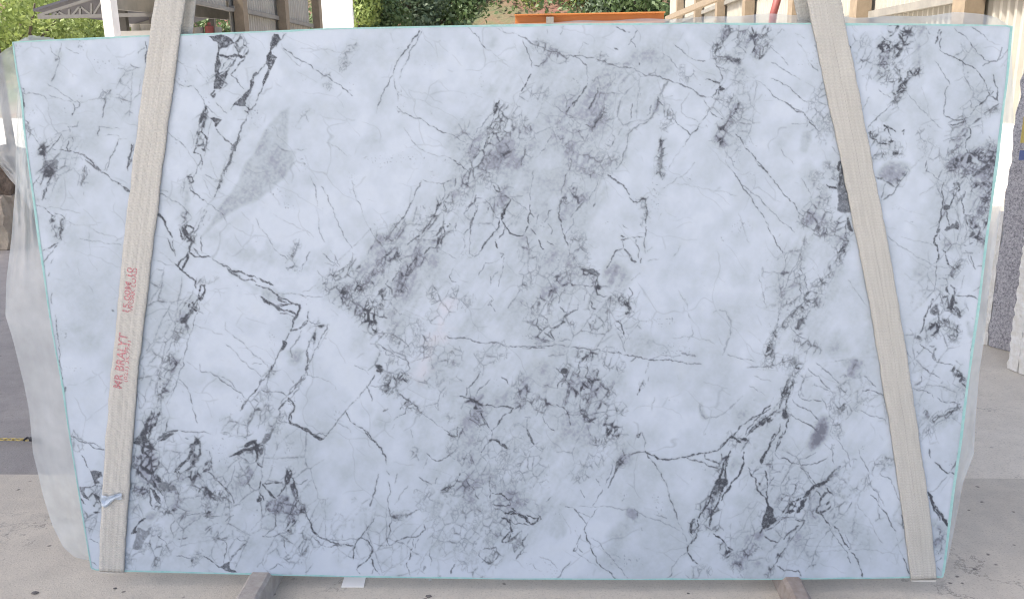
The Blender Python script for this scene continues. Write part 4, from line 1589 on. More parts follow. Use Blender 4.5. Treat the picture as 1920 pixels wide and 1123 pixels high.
b 140 0.29 c 5950 1900 5900 2500
b 240 0.27 c 5900 3600 6300 3800
b 180 0.23 c 3600 1100 3700 1500
b 250 0.17 f 3600 3900 3800 3500
b 150 0.23 c 5500 700 5500 1000
b 200 0.18 c 4300 900 4800 700
b 200 0.20 c 2700 4000 3100 4100
b 200 0.18 c 5700 4050 6600 3900
b 160 0.18 c 3000 2500 3300 2900
b 100 0.27 c 500 1100 400 1400
b 140 0.23 c 6800 3000 6300 2900
b 100 0.23 c 7250 450 7350 900
P .16 12 3550 1000 3780 800 4050 900 3850 1500 3450 2100 2950 2500 2500 2300 2550 2050 3150 1650
P .13 14 4350 600 5050 200 5100 500 4750 1000 4450 1700 4250 2300 3950 2500 4050 1800 4200 1100
P .12 12 3300 3050 4000 2700 4700 2800 4750 3500 4400 3700 3900 3500 3500 3500
P .15 14 3200 3700 3700 3400 4250 3500 4250 3950 3800 4250 3200 4200
P .12 10 5900 1800 6350 1600 6300 2250 6150 2700 5850 2700
s 110 .14 9 2450 1900 2100 1980 1900 1900
s 90 .12 9 5000 450 4700 900
s 120 .10 12 1500 1700 2000 2000
s 100 .10 10 6600 2300 6500 2600
s 60 .16 7 6350 2800 6250 3100
s 90 .12 10 5450 3500 5300 3800
s 70 .14 8 4750 3900 4550 4200
"""
# ------------------------------------------------------------------ helpers
def ray(px, py): return Rwc@Vector((px-960, 561.5-py, -F))
def atY(px, py, Y): d = ray(px, py); return CAM+d*((Y-CAM.y)/d.y)
def atZ(px, py, Z=0.): d = ray(px, py); return CAM+d*((Z-CAM.z)/d.z)
def atX(px, py, X): d = ray(px, py); return CAM+d*((X-CAM.x)/d.x)
def tag(o, label=None, cat=None, group=None, kind=None):
    if label: o['label'] = label
    if cat: o['category'] = cat
    if group: o['group'] = group
    if kind: o['kind'] = kind
    return o
def thing(name, label, cat, loc=(0, 0, 0), group=None):
    o = bpy.data.objects.new(name, None); C.objects.link(o); o.location = loc; o.empty_display_size = .1
    return tag(o, label, cat, group)
def obj(name, verts, faces, m, parent=None, smooth=False, kind=None):
    me = bpy.data.meshes.new(name); me.from_pydata([tuple(v) for v in verts], [], faces); me.update()
    if smooth: me.polygons.foreach_set('use_smooth', [True]*len(me.polygons))
    if m: me.materials.append(m)
    o = bpy.data.objects.new(name, me); C.objects.link(o)
    if parent: o.parent = parent; o.matrix_parent_inverse = Matrix.Translation(-parent.location)
    if kind: o['kind'] = kind
    return o
class MB:
    def __init__(s): s.v = []; s.f = []
    def add(s, v, f):
        n = len(s.v); s.v += [tuple(q) for q in v]; s.f += [tuple(i+n for i in q) for q in f]; return s
    def box(s, lo, hi, rz=0, c=None):
        x0, y0, z0 = lo; x1, y1, z1 = hi
        v = [Vector(q) for q in ((x0, y0, z0), (x1, y0, z0), (x1, y1, z0), (x0, y1, z0), (x0, y0, z1), (x1, y0, z1), (x1, y1, z1), (x0, y1, z1))]
        return s.add(v, [(0, 3, 2, 1), (4, 5, 6, 7), (0, 1, 5, 4), (1, 2, 6, 5), (2, 3, 7, 6), (3, 0, 4, 7)])
    def bar(s, p, q, w, d, up=Vector((0, 0, 1))):
        p = Vector(p); q = Vector(q); z = (q-p).normalized(); x = z.cross(up)
        if x.length < 1e-4: x = Vector((1, 0, 0))
        x.normalize(); y = z.cross(x)
        v = [e+x*(i*w/2)+y*(j*d/2) for e in (p, q) for i, j in ((-1, -1), (1, -1), (1, 1), (-1, 1))]
        return s.add(v, [(0, 3, 2, 1), (4, 5, 6, 7), (0, 1, 5, 4), (1, 2, 6, 5), (2, 3, 7, 6), (3, 0, 4, 7)])
    def tube(s, pts, rad, n=8, closed=False):
        pts = [Vector(p) for p in pts]; m = len(pts); v = []; f = []
        for i, p in enumerate(pts):
            if closed: tg = pts[(i+1) % m]-pts[i-1]
            else: tg = pts[min(i+1, m-1)]-pts[max(i-1, 0)]
            tg.normalize(); x = tg.cross(Vector((.13, .31, .94))).normalized(); y = tg.cross(x)
            r = rad[i] if isinstance(rad, (list, tuple)) else rad
            v += [p+x*(r*math.cos(k*2*math.pi/n))+y*(r*math.sin(k*2*math.pi/n)) for k in range(n)]
        for i in range(m if closed else m-1):
            j = (i+1) % m
            f += [(i*n+k, i*n+(k+1) % n, j*n+(k+1) % n, j*n+k) for k in range(n)]
        if not closed: f += [tuple(range(n-1, -1, -1)), tuple((m-1)*n+k for k in range(n))]
        return s.add(v, f)
    def prism(s, poly, d):                   # flat outline (list of Vector) with thickness vector d
        n = len(poly); v = [Vector(p) for p in poly]+[Vector(p)+Vector(d) for p in poly]
        f = [tuple(range(n)), tuple(range(2*n-1, n-1, -1))]+[(i, n+i, n+(i+1) % n, (i+1) % n) for i in range(n)]
        return s.add(v, f)
    def build(s, name, m, parent=None, smooth=False, kind=None): return obj(name, s.v, s.f, m, parent, smooth, kind)
# materials
def mat(name, col, rough=.6, noise=None, bump=None, metal=0, spec=None):
    """noise: (scale, amount, second colour, detail); bump: (scale, strength, distance)"""
    m = bpy.data.materials.new(name); m.use_nodes = True; n = m.node_tree.nodes; L = m.node_tree.links
    p = n['Principled BSDF']; p.inputs['Roughness'].default_value = rough; p.inputs['Metallic'].default_value = metal
    if spec is not None: p.inputs['Specular IOR Level'].default_value = spec
    tc = n.new('ShaderNodeTexCoord')
    c1 = (*col, 1)
    if noise:
        tn = n.new('ShaderNodeTexNoise'); tn.inputs['Scale'].default_value = noise[0]; tn.inputs['Detail'].default_value = noise[3] if len(noise) > 3 else 6
        tn.inputs['Roughness'].default_value = .65
        L.new(tc.outputs['Object'], tn.inputs['Vector'])
        r = n.new('ShaderNodeMapRange'); r.inputs[1].default_value = .36; r.inputs[2].default_value = .64
        r.inputs[4].default_value = noise[1]; L.new(tn.outputs['Fac'], r.inputs[0])
        mx = n.new('ShaderNodeMix'); mx.data_type = 'RGBA'; L.new(r.outputs[0], mx.inputs[0])
        mx.inputs[6].default_value = c1; mx.inputs[7].default_value = (*noise[2], 1); L.new(mx.outputs[2], p.inputs['Base Color'])
        m['mix'] = mx.name
    else: p.inputs['Base Color'].default_value = c1
    if bump:
        bn = n.new('ShaderNodeTexNoise'); bn.inputs['Scale'].default_value = bump[0]; bn.inputs['Detail'].default_value = 5
        L.new(tc.outputs['Object'], bn.inputs['Vector'])
        b = n.new('ShaderNodeBump'); b.inputs['Strength'].default_value = bump[1]; b.inputs['Distance'].default_value = bump[2]
        L.new(bn.outputs['Fac'], b.inputs['Height']); L.new(b.outputs[0], p.inputs['Normal'])
    return m
def concrete(name, ca, cb, cc, pit=1.):
    m = bpy.data.materials.new(name); m.use_nodes = True; n = m.node_tree.nodes; L = m.node_tree.links
    p = n['Principled BSDF']; p.inputs['Roughness'].default_value = .85; p.inputs['Specular IOR Level'].default_value = .25
    tc = n.new('ShaderNodeTexCoord')
    def noise(sc, det=5, ro=.6):
        t = n.new('ShaderNodeTexNoise'); t.inputs['Scale'].default_value = sc; t.inputs['Detail'].default_value = det; t.inputs['Roughness'].default_value = ro
        L.new(tc.outputs['Object'], t.inputs['Vector']); return t
    def rng(o, a, b, lo=0., hi=1.):
        r = n.new('ShaderNodeMapRange'); r.inputs[1].default_value = a; r.inputs[2].default_value = b; r.inputs[3].default_value = lo; r.inputs[4].default_value = hi
        L.new(o, r.inputs[0]); return r.outputs[0]
    def mix(f, x, y):
        k = n.new('ShaderNodeMix'); k.data_type = 'RGBA'; L.new(f, k.inputs[0])
        for i, q in ((6, x), (7, y)):
            if isinstance(q, tuple): k.inputs[i].default_value = (*q, 1)
            else: L.new(q, k.inputs[i])
        return k.outputs[2]
    big = noise(.9, 4); mid = noise(7, 6, .7); fine = noise(120, 3, .75); gr = noise(420, 2)
    c = mix(rng(big.outputs['Fac'], .35, .65), ca, cb)
    c = mix(rng(mid.outputs['Fac'], .38, .66, 0, .8), c, cc)
    c = mix(rng(fine.outputs['Fac'], .53, .68, 0, .5), c, tuple(v*.45 for v in ca))
    c = mix(rng(gr.outputs['Fac'], .60, .75, 0, .5), c, tuple(min(1, v*1.6) for v in ca))
    vo = n.new('ShaderNodeTexVoronoi'); vo.inputs['Scale'].default_value = 22; vo.inputs['Randomness'].default_value = 1
    wv = n.new('ShaderNodeMixRGB'); wv.inputs[0].default_value = .04; L.new(tc.outputs['Object'], wv.inputs[1]); L.new(mid.outputs['Color'], wv.inputs[2]); L.new(wv.outputs[0], vo.inputs['Vector'])
    sel = n.new('ShaderNodeSeparateColor'); L.new(vo.outputs['Color'], sel.inputs[0])
    k1 = rng(vo.outputs['Distance'], .10, .20, 1, 0); k2 = rng(sel.outputs[0], .84, .87)
    mu = n.new('ShaderNodeMath'); mu.operation = 'MULTIPLY'; L.new(k1, mu.inputs[0]); L.new(k2, mu.inputs[1])
    ck = n.new('ShaderNodeTexVoronoi'); ck.feature = 'DISTANCE_TO_EDGE'; ck.inputs['Scale'].default_value = 1.1
    wv2 = n.new('ShaderNodeMixRGB'); wv2.inputs[0].default_value = .25; L.new(tc.outputs['Object'], wv2.inputs[1]); L.new(mid.outputs['Color'], wv2.inputs[2]); L.new(wv2.outputs[0], ck.inputs['Vector'])
    cm = n.new('ShaderNodeMath'); cm.operation = 'MULTIPLY'; L.new(rng(ck.outputs['Distance'], .002, .006, .55, 0), cm.inputs[0]); L.new(rng(big.outputs['Fac'], .5, .6), cm.inputs[1])
    c = mix(cm.outputs[0], c, (.12, .11, .105))
    stn = noise(2.6, 7, .75); c = mix(rng(stn.outputs['Fac'],   .54, .68, 0, .28), c, tuple(v*.62 for v in cb))
    pm = n.new('ShaderNodeMath'); pm.operation = 'MULTIPLY'; pm.inputs[1].default_value = .75*pit; L.new(mu.outputs[0], pm.inputs[0])
    c = mix(pm.outputs[0], c, (.09, .08, .08))
    L.new(c, p.inputs['Base Color'])
    ad = n.new('ShaderNodeMath'); ad.operation = 'SUBTRACT'; L.new(fine.outputs['Fac'], ad.inputs[0]); L.new(pm.outputs[0], ad.inputs[1])
    b = n.new('ShaderNodeBump'); b.inputs['Strength'].default_value = .5; b.inputs['Distance'].default_value = .004
    L.new(ad.outputs[0], b.inputs['Height']); L.new(b.outputs[0], p.inputs['Normal'])
    return m
m_floor = concrete('foreground concrete', (.53, .485, .41), (.59, .54, .455), (.46, .425, .365))
m_floor2 = concrete('older concrete', (.30, .285, .27), (.37, .345, .325), (.26, .245, .235), .7)
m_floor3 = concrete('aisle concrete', (.68, .625, .53), (.72, .665, .57), (.62, .57, .485), .6)
m_yard = concrete('yard concrete', (.44, .42, .39), (.52, .49, .46), (.38, .36, .34), .3)

# ------------------------------------------------------------------ the stone slab
D_, S_, K_ = draw_stone(VEINS)
top = [(24, 80), (120, 74.5), (230, 69.5), (338, 66), (480, 60.5), (620, 54.5), (800, 50.5), (955, 47.5), (1100, 45.5), (1300, 44.5), (1560, 45), (1750, 46.5), (1898, 49)]
bot = [(172, 1067), (231, 1070), (400, 1074), (560, 1078), (700, 1081), (960, 1084.5), (1200, 1085.3), (1440, 1085), (1600, 1083.5), (1769, 1081)]
lef = [(24, 80), (32, 140), (40, 183), (46, 250), (54, 310), (62, 370), (72, 450), (82, 512), (91, 577), (100, 632), (115, 712), (125, 780), (134, 837), (145, 905), (157, 980), (172, 1067)]
rig = [(1898, 49), (1890, 140), (1880, 215), (1871, 305), (1862, 365), (1852, 440), (1842, 520), (1836, 577), (1825, 650), (1815, 720), (1803, 825), (1790, 910), (1777, 1015), (1769, 1081)]
def outline(pts, n, ax, jit=.0):
    p = np.array(pts, float); q = np.linspace(p[0, ax], p[-1, ax], n)
    o = np.interp(q, p[:, ax], p[:, 1-ax])
    o = np.convolve(np.pad(o, 12, mode='edge'), np.ones(25)/25, mode='valid') if n > 200 else o
    if n > 200: o[0] = p[0, 1-ax]; o[-1] = p[-1, 1-ax]
    return (np.stack([q, o], 1) if ax == 0 else np.stack([o, q], 1))
NX, NY = 1440, 800
T_ = outline(top, NX, 0); B_ = outline(bot, NX, 0); L_ = outline(lef, NY, 1); R_ = outline(rig, NY, 1)
u = np.linspace(0, 1, NX)[None, :, None]; v = np.linspace(0, 1, NY)[:, None, None]
P = (1-v)*T_[None]+v*B_[None]+(1-u)*L_[:, None]+u*R_[:, None]-((1-u)*(1-v)*T_[0]+u*(1-v)*T_[-1]+(1-u)*v*B_[0]+u*v*B_[-1])
Rm = np.array(Rwc); cm = np.array(CAM)
def planeY(P, Y=0.):
    d = np.stack([P[..., 0]-960, 561.5-P[..., 1], np.full(P.shape[:-1], -F)], -1)@Rm.T
    k = (Y-cm[1])/d[..., 1]
    return cm+d*k[..., None]
V = planeY(P)
xi = np.clip(P[..., 0], 0, RW-1.01); yi = np.clip(P[..., 1], 0, RH-1.01); x0 = xi.astype(int); y0 = yi.astype(int); fx = xi-x0; fy = yi-y0
def samp(a): return a[y0, x0]*(1-fx)*(1-fy)+a[y0, x0+1]*fx*(1-fy)+a[y0+1, x0]*(1-fx)*fy+a[y0+1, x0+1]*fx*fy
colr = np.stack([samp(D_), samp(S_)+.2, samp(K_), np.ones_like(xi)], -1).astype(np.float32)
TH = .022
nv = NX*NY
idx = np.arange(nv).reshape(NY, NX)
q = np.stack([idx[:-1, :-1], idx[1:, :-1], idx[1:, 1:], idx[:-1, 1:]], -1).reshape(-1, 4)
ring = np.concatenate([idx[0, :], idx[1:, -1], idx[-1, -2::-1], idx[-2:0:-1, 0]])
bk = V.reshape(-1, 3)[ring]+[0, TH, 0]
nr = len(ring); r0 = ring; r1 = np.roll(ring, -1); b0 = nv+np.arange(nr); b1 = np.roll(b0, -1)
sq = np.stack([r0, r1, b1, b0], -1)
verts = np.concatenate([V.reshape(-1, 3), bk]).astype(np.float32)
quads = np.concatenate([q, sq])
me = bpy.data.meshes.new('stone_slab')
me.vertices.add(len(verts)); me.vertices.foreach_set('co', verts.ravel())
nl = quads.size+nr
me.loops.add(nl); me.loops.foreach_set('vertex_index', np.concatenate([quads.ravel(), b0]).astype(np.int32))
me.polygons.add(len(quads)+1)
me.polygons.foreach_set('loop_start', np.concatenate([np.arange(len(quads))*4, [quads.size]]).astype(np.int32))
me.update(calc_edges=True)
at = me.attributes.new('stone', 'FLOAT_COLOR', 'POINT')
cf = np.concatenate([colr.reshape(-1, 4), np.tile([[0, .2, 0, 1]], (nr, 1))]).astype(np.float32)
at.data.foreach_set('color', cf.ravel())
slab = bpy.data.objects.new('stone_slab', me); C.objects.link(slab)
tag(slab, 'large pale blue grey quartzite slab with charcoal veins held upright by two straps', 'stone slab')
def stone_mat():
    m = bpy.data.materials.new('veined quartzite'); m.use_nodes = True; n = m.node_tree.nodes; L = m.node_tree.links
    p = n['Principled BSDF']; p.inputs['Roughness'].default_value = .42; p.inputs['Specular IOR Level'].default_value = .3
    a = n.new('ShaderNodeAttribute'); a.attribute_name = 'stone'; sp = n.new('ShaderNodeSeparateColor'); L.new(a.outputs['Color'], sp.inputs[0])
    tc = n.new('ShaderNodeTexCoord')
    def noise(sc, det, ro=.6, st=None):
        t = n.new('ShaderNodeTexNoise'); t.inputs['Scale'].default_value = sc; t.inputs['Detail'].default_value = det; t.inputs['Roughness'].default_value = ro
        if st:
            mp = n.new('ShaderNodeMapping'); mp.inputs['Scale'].default_value = st; mp.inputs['Rotation'].default_value = (0, R(30), 0); L.new(tc.outputs['Object'], mp.inputs[0]); L.new(mp.outputs[0], t.inputs['Vector'])
        else: L.new(tc.outputs['Object'], t.inputs['Vector'])
        return t.outputs['Fac']
    def rng(o, a, b, lo=0., hi=1.):
        r = n.new('ShaderNodeMapRange'); r.inputs[1].default_value = a; r.inputs[2].default_value = b; r.inputs[3].default_value = lo; r.inputs[4].default_value = hi
        L.new(o, r.inputs[0]); return r.outputs[0]
    def ma(op, x, y):
        k = n.new('ShaderNodeMath'); k.operation = op
        for i, q in ((0, x), (1, y)):
            if isinstance(q, (int, float)): k.inputs[i].default_value = q
            else: L.new(q, k.inputs[i])
        return k.outputs[0]
    def mix(f, x, y):
        k = n.new('ShaderNodeMix'); k.data_type = 'RGBA'; L.new(f, k.inputs[0])
        for i, q in ((6, x), (7, y)):
            if isinstance(q, tuple): k.inputs[i].default_value = (*q, 1)
            else: L.new(q, k.inputs[i])
        return k.outputs[2]
    base = mix(rng(noise(2.2, 5, .6, (1, 1, .45)), .35, .65), STONE_A, STONE_B)
    base = mix(rng(noise(14, 6, .7), .52, .70, 0, .35), base, STONE_C)
    s_ = ma('SUBTRACT', sp.outputs[1], .2)
    s_ = ma('ADD', s_, rng(noise(55, 4, .7), .3, .7, -.03, .03))
    pos = n.new('ShaderNodeClamp'); L.new(ma('MULTIPLY', s_, 1.15), pos.inputs[0])
    neg = n.new('ShaderNodeClamp'); L.new(ma('MULTIPLY', s_, -3.5), neg.inputs[0])
    c = mix(pos.outputs[0], base, mix(rng(s_, .34, .5), STONE_G, (.15, .163, .20)))
    c = mix(neg.outputs[0], c, STONE_W)
    c = mix(ma('MULTIPLY', sp.outputs[2], .5), c, (.68, .60, .63))
    dk = ma('MULTIPLY', sp.outputs[0], rng(noise(260, 3, .7), .3, .7, .8, 1.15))
    dc = n.new('ShaderNodeClamp'); L.new(dk, dc.inputs[0])
    c = mix(dc.outputs[0], c, STONE_D)
    L.new(c, p.inputs['Base Color'])
    L.new(rng(dc.outputs[0], 0, 1, .42, .6), p.inputs['Roughness'])
    b = n.new('ShaderNodeBump'); b.inputs['Strength'].default_value = .12; b.inputs['Distance'].default_value = .002; L.new(ma('SUBTRACT', noise(90, 4), dc.outputs[0]), b.inputs['Height']); L.new(b.outputs[0], p.inputs['Normal'])
    return m
me.materials.append(stone_mat())
# the turquoise resin line round the edge
m_resin = mat('turquoise resin', (.24, .47, .45), .4, (30, .7, (.40, .58, .56)), (60, .3, .002))
mb = MB()
rv = V.reshape(-1, 3)[ring]; step = 10; sel = list(range(0, nr, step))
rngw = np.random.default_rng(3); wn = np.interp(np.arange(len(sel)), np.arange(0, len(sel)+5, 5), .3+1.1*rngw.random(len(np.arange(0, len(sel)+5, 5))))
cz = SLABZ0+SLABH/2
pv = []
for k, i in enumerate(sel):
    p0 = rv[i]; j = rv[(i+step) % nr]-rv[(i-step) % nr]; nrm = np.array([j[2], 0, -j[0]]); nrm /= np.linalg.norm(nrm)
    if np.dot(nrm, p0-np.array([0, 0, cz])) < 0: nrm = -nrm
    ww = .0004+.0024*wn[k]**2+(.0042 if abs(nrm[0]) > .7 and p0[0] > 0 else .002 if abs(nrm[0]) > .7 else .0012)
    pv.append([p0-nrm*ww+[0, -.0012, 0], p0+nrm*.0018+[0, -.0016, 0], p0+nrm*.0018+[0, TH*.9, 0]])
vv = [q for r in pv for q in r]; ff = []
for k in range(len(pv)):
    k2 = (k+1) % len(pv)
    for c_ in (0, 1): ff.append((k*3+c_, k*3+c_+1, k2*3+c_+1, k2*3+c_))
obj('resin_edge', vv, ff, m_resin, slab)

# ------------------------------------------------------------------ lifting straps
def strap_mat(name, ca, cb, ribs):
    m = bpy.data.materials.new(name); m.use_nodes = True; n = m.node_tree.nodes; L = m.node_tree.links
    p = n['Principled BSDF']; p.inputs['Roughness'].default_value = .85; p.inputs['Specular IOR Level'].default_value = .2
    uv = n.new('ShaderNodeAttribute'); uv.attribute_name = 'weave'
    sx = n.new('ShaderNodeSeparateXYZ'); L.new(uv.outputs['Vector'], sx.inputs[0])
    def ma(op, x, y=0., z=None):
        k = n.new('ShaderNodeMath'); k.operation = op
        for i, q in enumerate((x, y) if z is None else (x, y, z)):
            if isinstance(q, (int, float)): k.inputs[i].default_value = q
            else: L.new(q, k.inputs[i])
        return k.outputs[0]
    # chevron weave: rows along the length, shifted by which band across the width they lie in
    band = ma('ABSOLUTE', ma('SUBTRACT', ma('FRACT', ma('MULTIPLY', sx.outputs[0], ribs)), .5))
    row = ma('SINE', ma('MULTIPLY', ma('ADD', sx.outputs[1], ma('MULTIPLY', band, .010)), 2*math.pi/.0105))
    thr = ma('SINE', ma('MULTIPLY', sx.outputs[0], 2*math.pi*ribs*4))
    tn = n.new('ShaderNodeTexNoise'); tn.inputs['Scale'].default_value = 1.; tn.inputs['Detail'].default_value = 7; tn.inputs['Roughness'].default_value = .7
    mp = n.new('ShaderNodeMapping'); mp.inputs['Scale'].default_value = (14, 6, 1); L.new(uv.outputs['Vector'], mp.inputs[0]); L.new(mp.outputs[0], tn.inputs['Vector'])
    t2 = n.new('ShaderNodeTexNoise'); t2.inputs['Scale'].default_value = 1.; t2.inputs['Detail'].default_value = 3
    mq = n.new('ShaderNodeMapping'); mq.inputs['Scale'].default_value = (40, 500, 1); L.new(uv.outputs['Vector'], mq.inputs[0]); L.new(mq.outputs[0], t2.inputs['Vector'])
    def mix(f, x, y):
        k = n.new('ShaderNodeMix'); k.data_type = 'RGBA'; L.new(f, k.inputs[0])
        for i, q in ((6, x), (7, y)):
            if isinstance(q, tuple): k.inputs[i].default_value = (*q, 1)
            else: L.new(q, k.inputs[i])
        return k.outputs[2]
    r = n.new('ShaderNodeMapRange'); r.inputs[1].default_value = .35; r.inputs[2].default_value = .68; L.new(tn.outputs['Fac'], r.inputs[0])
    c = mix(r.outputs[0], ca, cb)
    h = ma('ADD', ma('MULTIPLY', row, .5), ma('MULTIPLY', thr, .35)); h = ma('ADD', h, ma('MULTIPLY', t2.outputs['Fac'], 1.6))
    r2 = n.new('ShaderNodeMapRange'); r2.inputs[1].default_value = .1; r2.inputs[2].default_value = 1.7; r2.inputs[3].default_value = .22; r2.inputs[4].default_value = 0; L.new(h, r2.inputs[0])
    c = mix(r2.outputs[0], c, tuple(v*.62 for v in cb))
    st = ma('LESS_THAN', ma('ABSOLUTE', ma('SUBTRACT', sx.outputs[0], .52)), .012)
    c = mix(ma('MULTIPLY', st, ma('MULTIPLY', ma('GREATER_THAN', row, 0.), .45)), c, tuple(v*.5 for v in ca))
    L.new(c, p.inputs['Base Color'])
    b = n.new('ShaderNodeBump'); b.inputs['Strength'].default_value = .7; b.inputs['Distance'].default_value = .0015; L.new(h, b.inputs['Height']); L.new(b.outputs[0], p.inputs['Normal'])
    return m
def ribbon(name, left, right, Yf, m, parent, ridges=0, wob=.0, thick=.0075, nx=24, ny=160, seed=0):
    """woven band; left/right: outline on the plane Yf from top to bottom"""
    rg = random.Random(seed)
    left = np.array(left, float); right = np.array(right, float)
    ys = np.linspace(0, 1, ny)
    def along(p):
        t = (p[:, 1]-p[0, 1])/(p[-1, 1]-p[0, 1]); return np.stack([np.interp(ys, t, p[:, 0]), np.interp(ys, t, p[:, 1])], 1)
    Lp, Rp = along(left), along(right)
    ja = np.interp(np.arange(ny), np.arange(0, ny+3, 3), np.array([rg.uniform(-1, 1) for _ in np.arange(0, ny+3, 3)]))
    jb = np.interp(np.arange(ny), np.arange(0, ny+3, 3), np.array([rg.uniform(-1, 1) for _ in np.arange(0, ny+3, 3)]))
    jc = np.array([rg.uniform(-1, 1) for _ in range(ny)])*.5; Lp[:, 0] += ja*.9+jc; Rp[:, 0] += jb*.9-jc
    vs = []; uvs = []; le = 0; prev = None
    for i in range(ny):
        Yc = Yf(ys[i]) if callable(Yf) else Yf
        pl = planeY(Lp[i][None], Yc)[0]; pr = planeY(Rp[i][None], Yc)[0]
        if prev is not None: le += np.linalg.norm(pl-prev)
        prev = pl
        for k in range(nx):
            q = k/(nx-1); p = pl*(1-q)+pr*q
            dep = .0009*math.cos(q*ridges*2*math.pi)*(ridges > 0)-.002*(1-abs(2*q-1)**6)+wob*math.sin(ys[i]*31+q*3)+wob*.6*math.sin(ys[i]*77+seed)
            vs.append((p[0], p[1]+dep, p[2])); uvs.append((q, le, 0))
    nf = len(vs)
    vs += [(x, y+thick, z) for x, y, z in vs]; uvs += uvs[:nf]
    fs = []
    for i in range(ny-1):
        for k in range(nx-1):
            a0 = i*nx+k; fs.append((a0, a0+nx, a0+nx+1, a0+1)); fs.append((nf+a0, nf+a0+1, nf+a0+nx+1, nf+a0+nx))
        a0 = i*nx; fs.append((a0, nf+a0, nf+a0+nx, a0+nx)); a0 += nx-1; fs.append((a0, a0+nx, nf+a0+nx, nf+a0))
    for k in range(nx-1):
        a0 = k; fs.append((a0, a0+1, nf+a0+1, nf+a0)); a0 = (ny-1)*nx+k; fs.append((a0, nf+a0, nf+a0+1, a0+1))
    o = obj(name, vs, fs, m, parent, smooth=True)
    at = o.data.attributes.new('weave', 'FLOAT_VECTOR', 'POINT'); at.data.foreach_set('vector', np.array(uvs, np.float32).ravel())
    return o
m_strapL = strap_mat('ribbed off white webbing', (.61, .59, .54), (.49, .475, .43), 6)
m_strapR = strap_mat('cream webbing', (.59, .575, .525), (.48, .465, .42), 8)
sl = thing('lifting_strap', 'ribbed off white lifting strap with faded red stamp round the left end of the slab', 'strap', (-1.2, 0, SLABZ0), 'straps holding the slab')
Ll = [(303, -150), (290, 0), (281, 65), (262, 200), (250, 300), (236, 412), (230, 475), (222, 560), (215, 640), (207, 700), (202, 772), (197, 837), (191, 922), (188, 990), (185, 1071)]
Lr = [(360, -150), (346, 0), (336, 67), (322, 177), (304, 305), (294, 400), (285, 460), (273, 570), (265, 640), (256, 710), (251, 780), (247, 837), (240, 935), (235, 1000), (231, 1073)]
ribbon('front_webbing', Ll, Lr, -.011, m_strapL, sl, 4, .0006, seed=1)
ribbon('back_webbing', [(320, -150), (332, 0), (318, 66), (250, 560), (190, 1071)], [(378, -150), (367, 0), (359, 62), (300, 560), (238, 1073)], TH+.012, m_strapL, sl, 3, .0005, seed=2)
p0 = planeY(np.array([[185, 1071.], [231, 1073.]]), -.011)
MB().box((p0[0][0]+.002, -.011, p0[0][2]-.006), (p0[1][0]-.002, TH+.016, p0[0][2]+.0005)).build('under_webbing', m_strapL, sl)
sr = thing('lifting_strap', 'smooth cream lifting strap with a centre seam round the right end of the slab', 'strap', (1.2, 0, SLABZ0), 'straps holding the slab')
Rl = [(1490, -150), (1513, 0), (1522, 40), (1547, 160), (1577, 300), (1605, 440), (1630, 565), (1650, 685), (1673, 825), (1692, 955), (1708, 1087)]
Rr = [(1552, -150), (1577, 0), (1584, 40), (1612, 180), (1636, 305), (1660, 430), (1685, 567), (1704, 685), (1724, 825), (1742, 947), (1757, 1085)]
ribbon('front_webbing', Rl, Rr, -.010, m_strapR, sr, 0, .0008, seed=3)
ribbon('back_webbing', [(1480, -150), (1489, 0), (1497, 45), (1600, 560), (1716, 1085)], [(1540, -150), (1550, 0), (1558, 45), (1660, 560), (1762, 1084)], TH+.03, m_strapR, sr, 0, .0006, seed=4)
p0 = planeY(np.array([[1708, 1087.], [1757, 1085.]]), -.010)
MB().box((p0[0][0]+.002, -.010, p0[0][2]-.006), (p0[1][0]-.002, TH+.034, p0[0][2]+.0005)).build('under_webbing', m_strapR, sr)
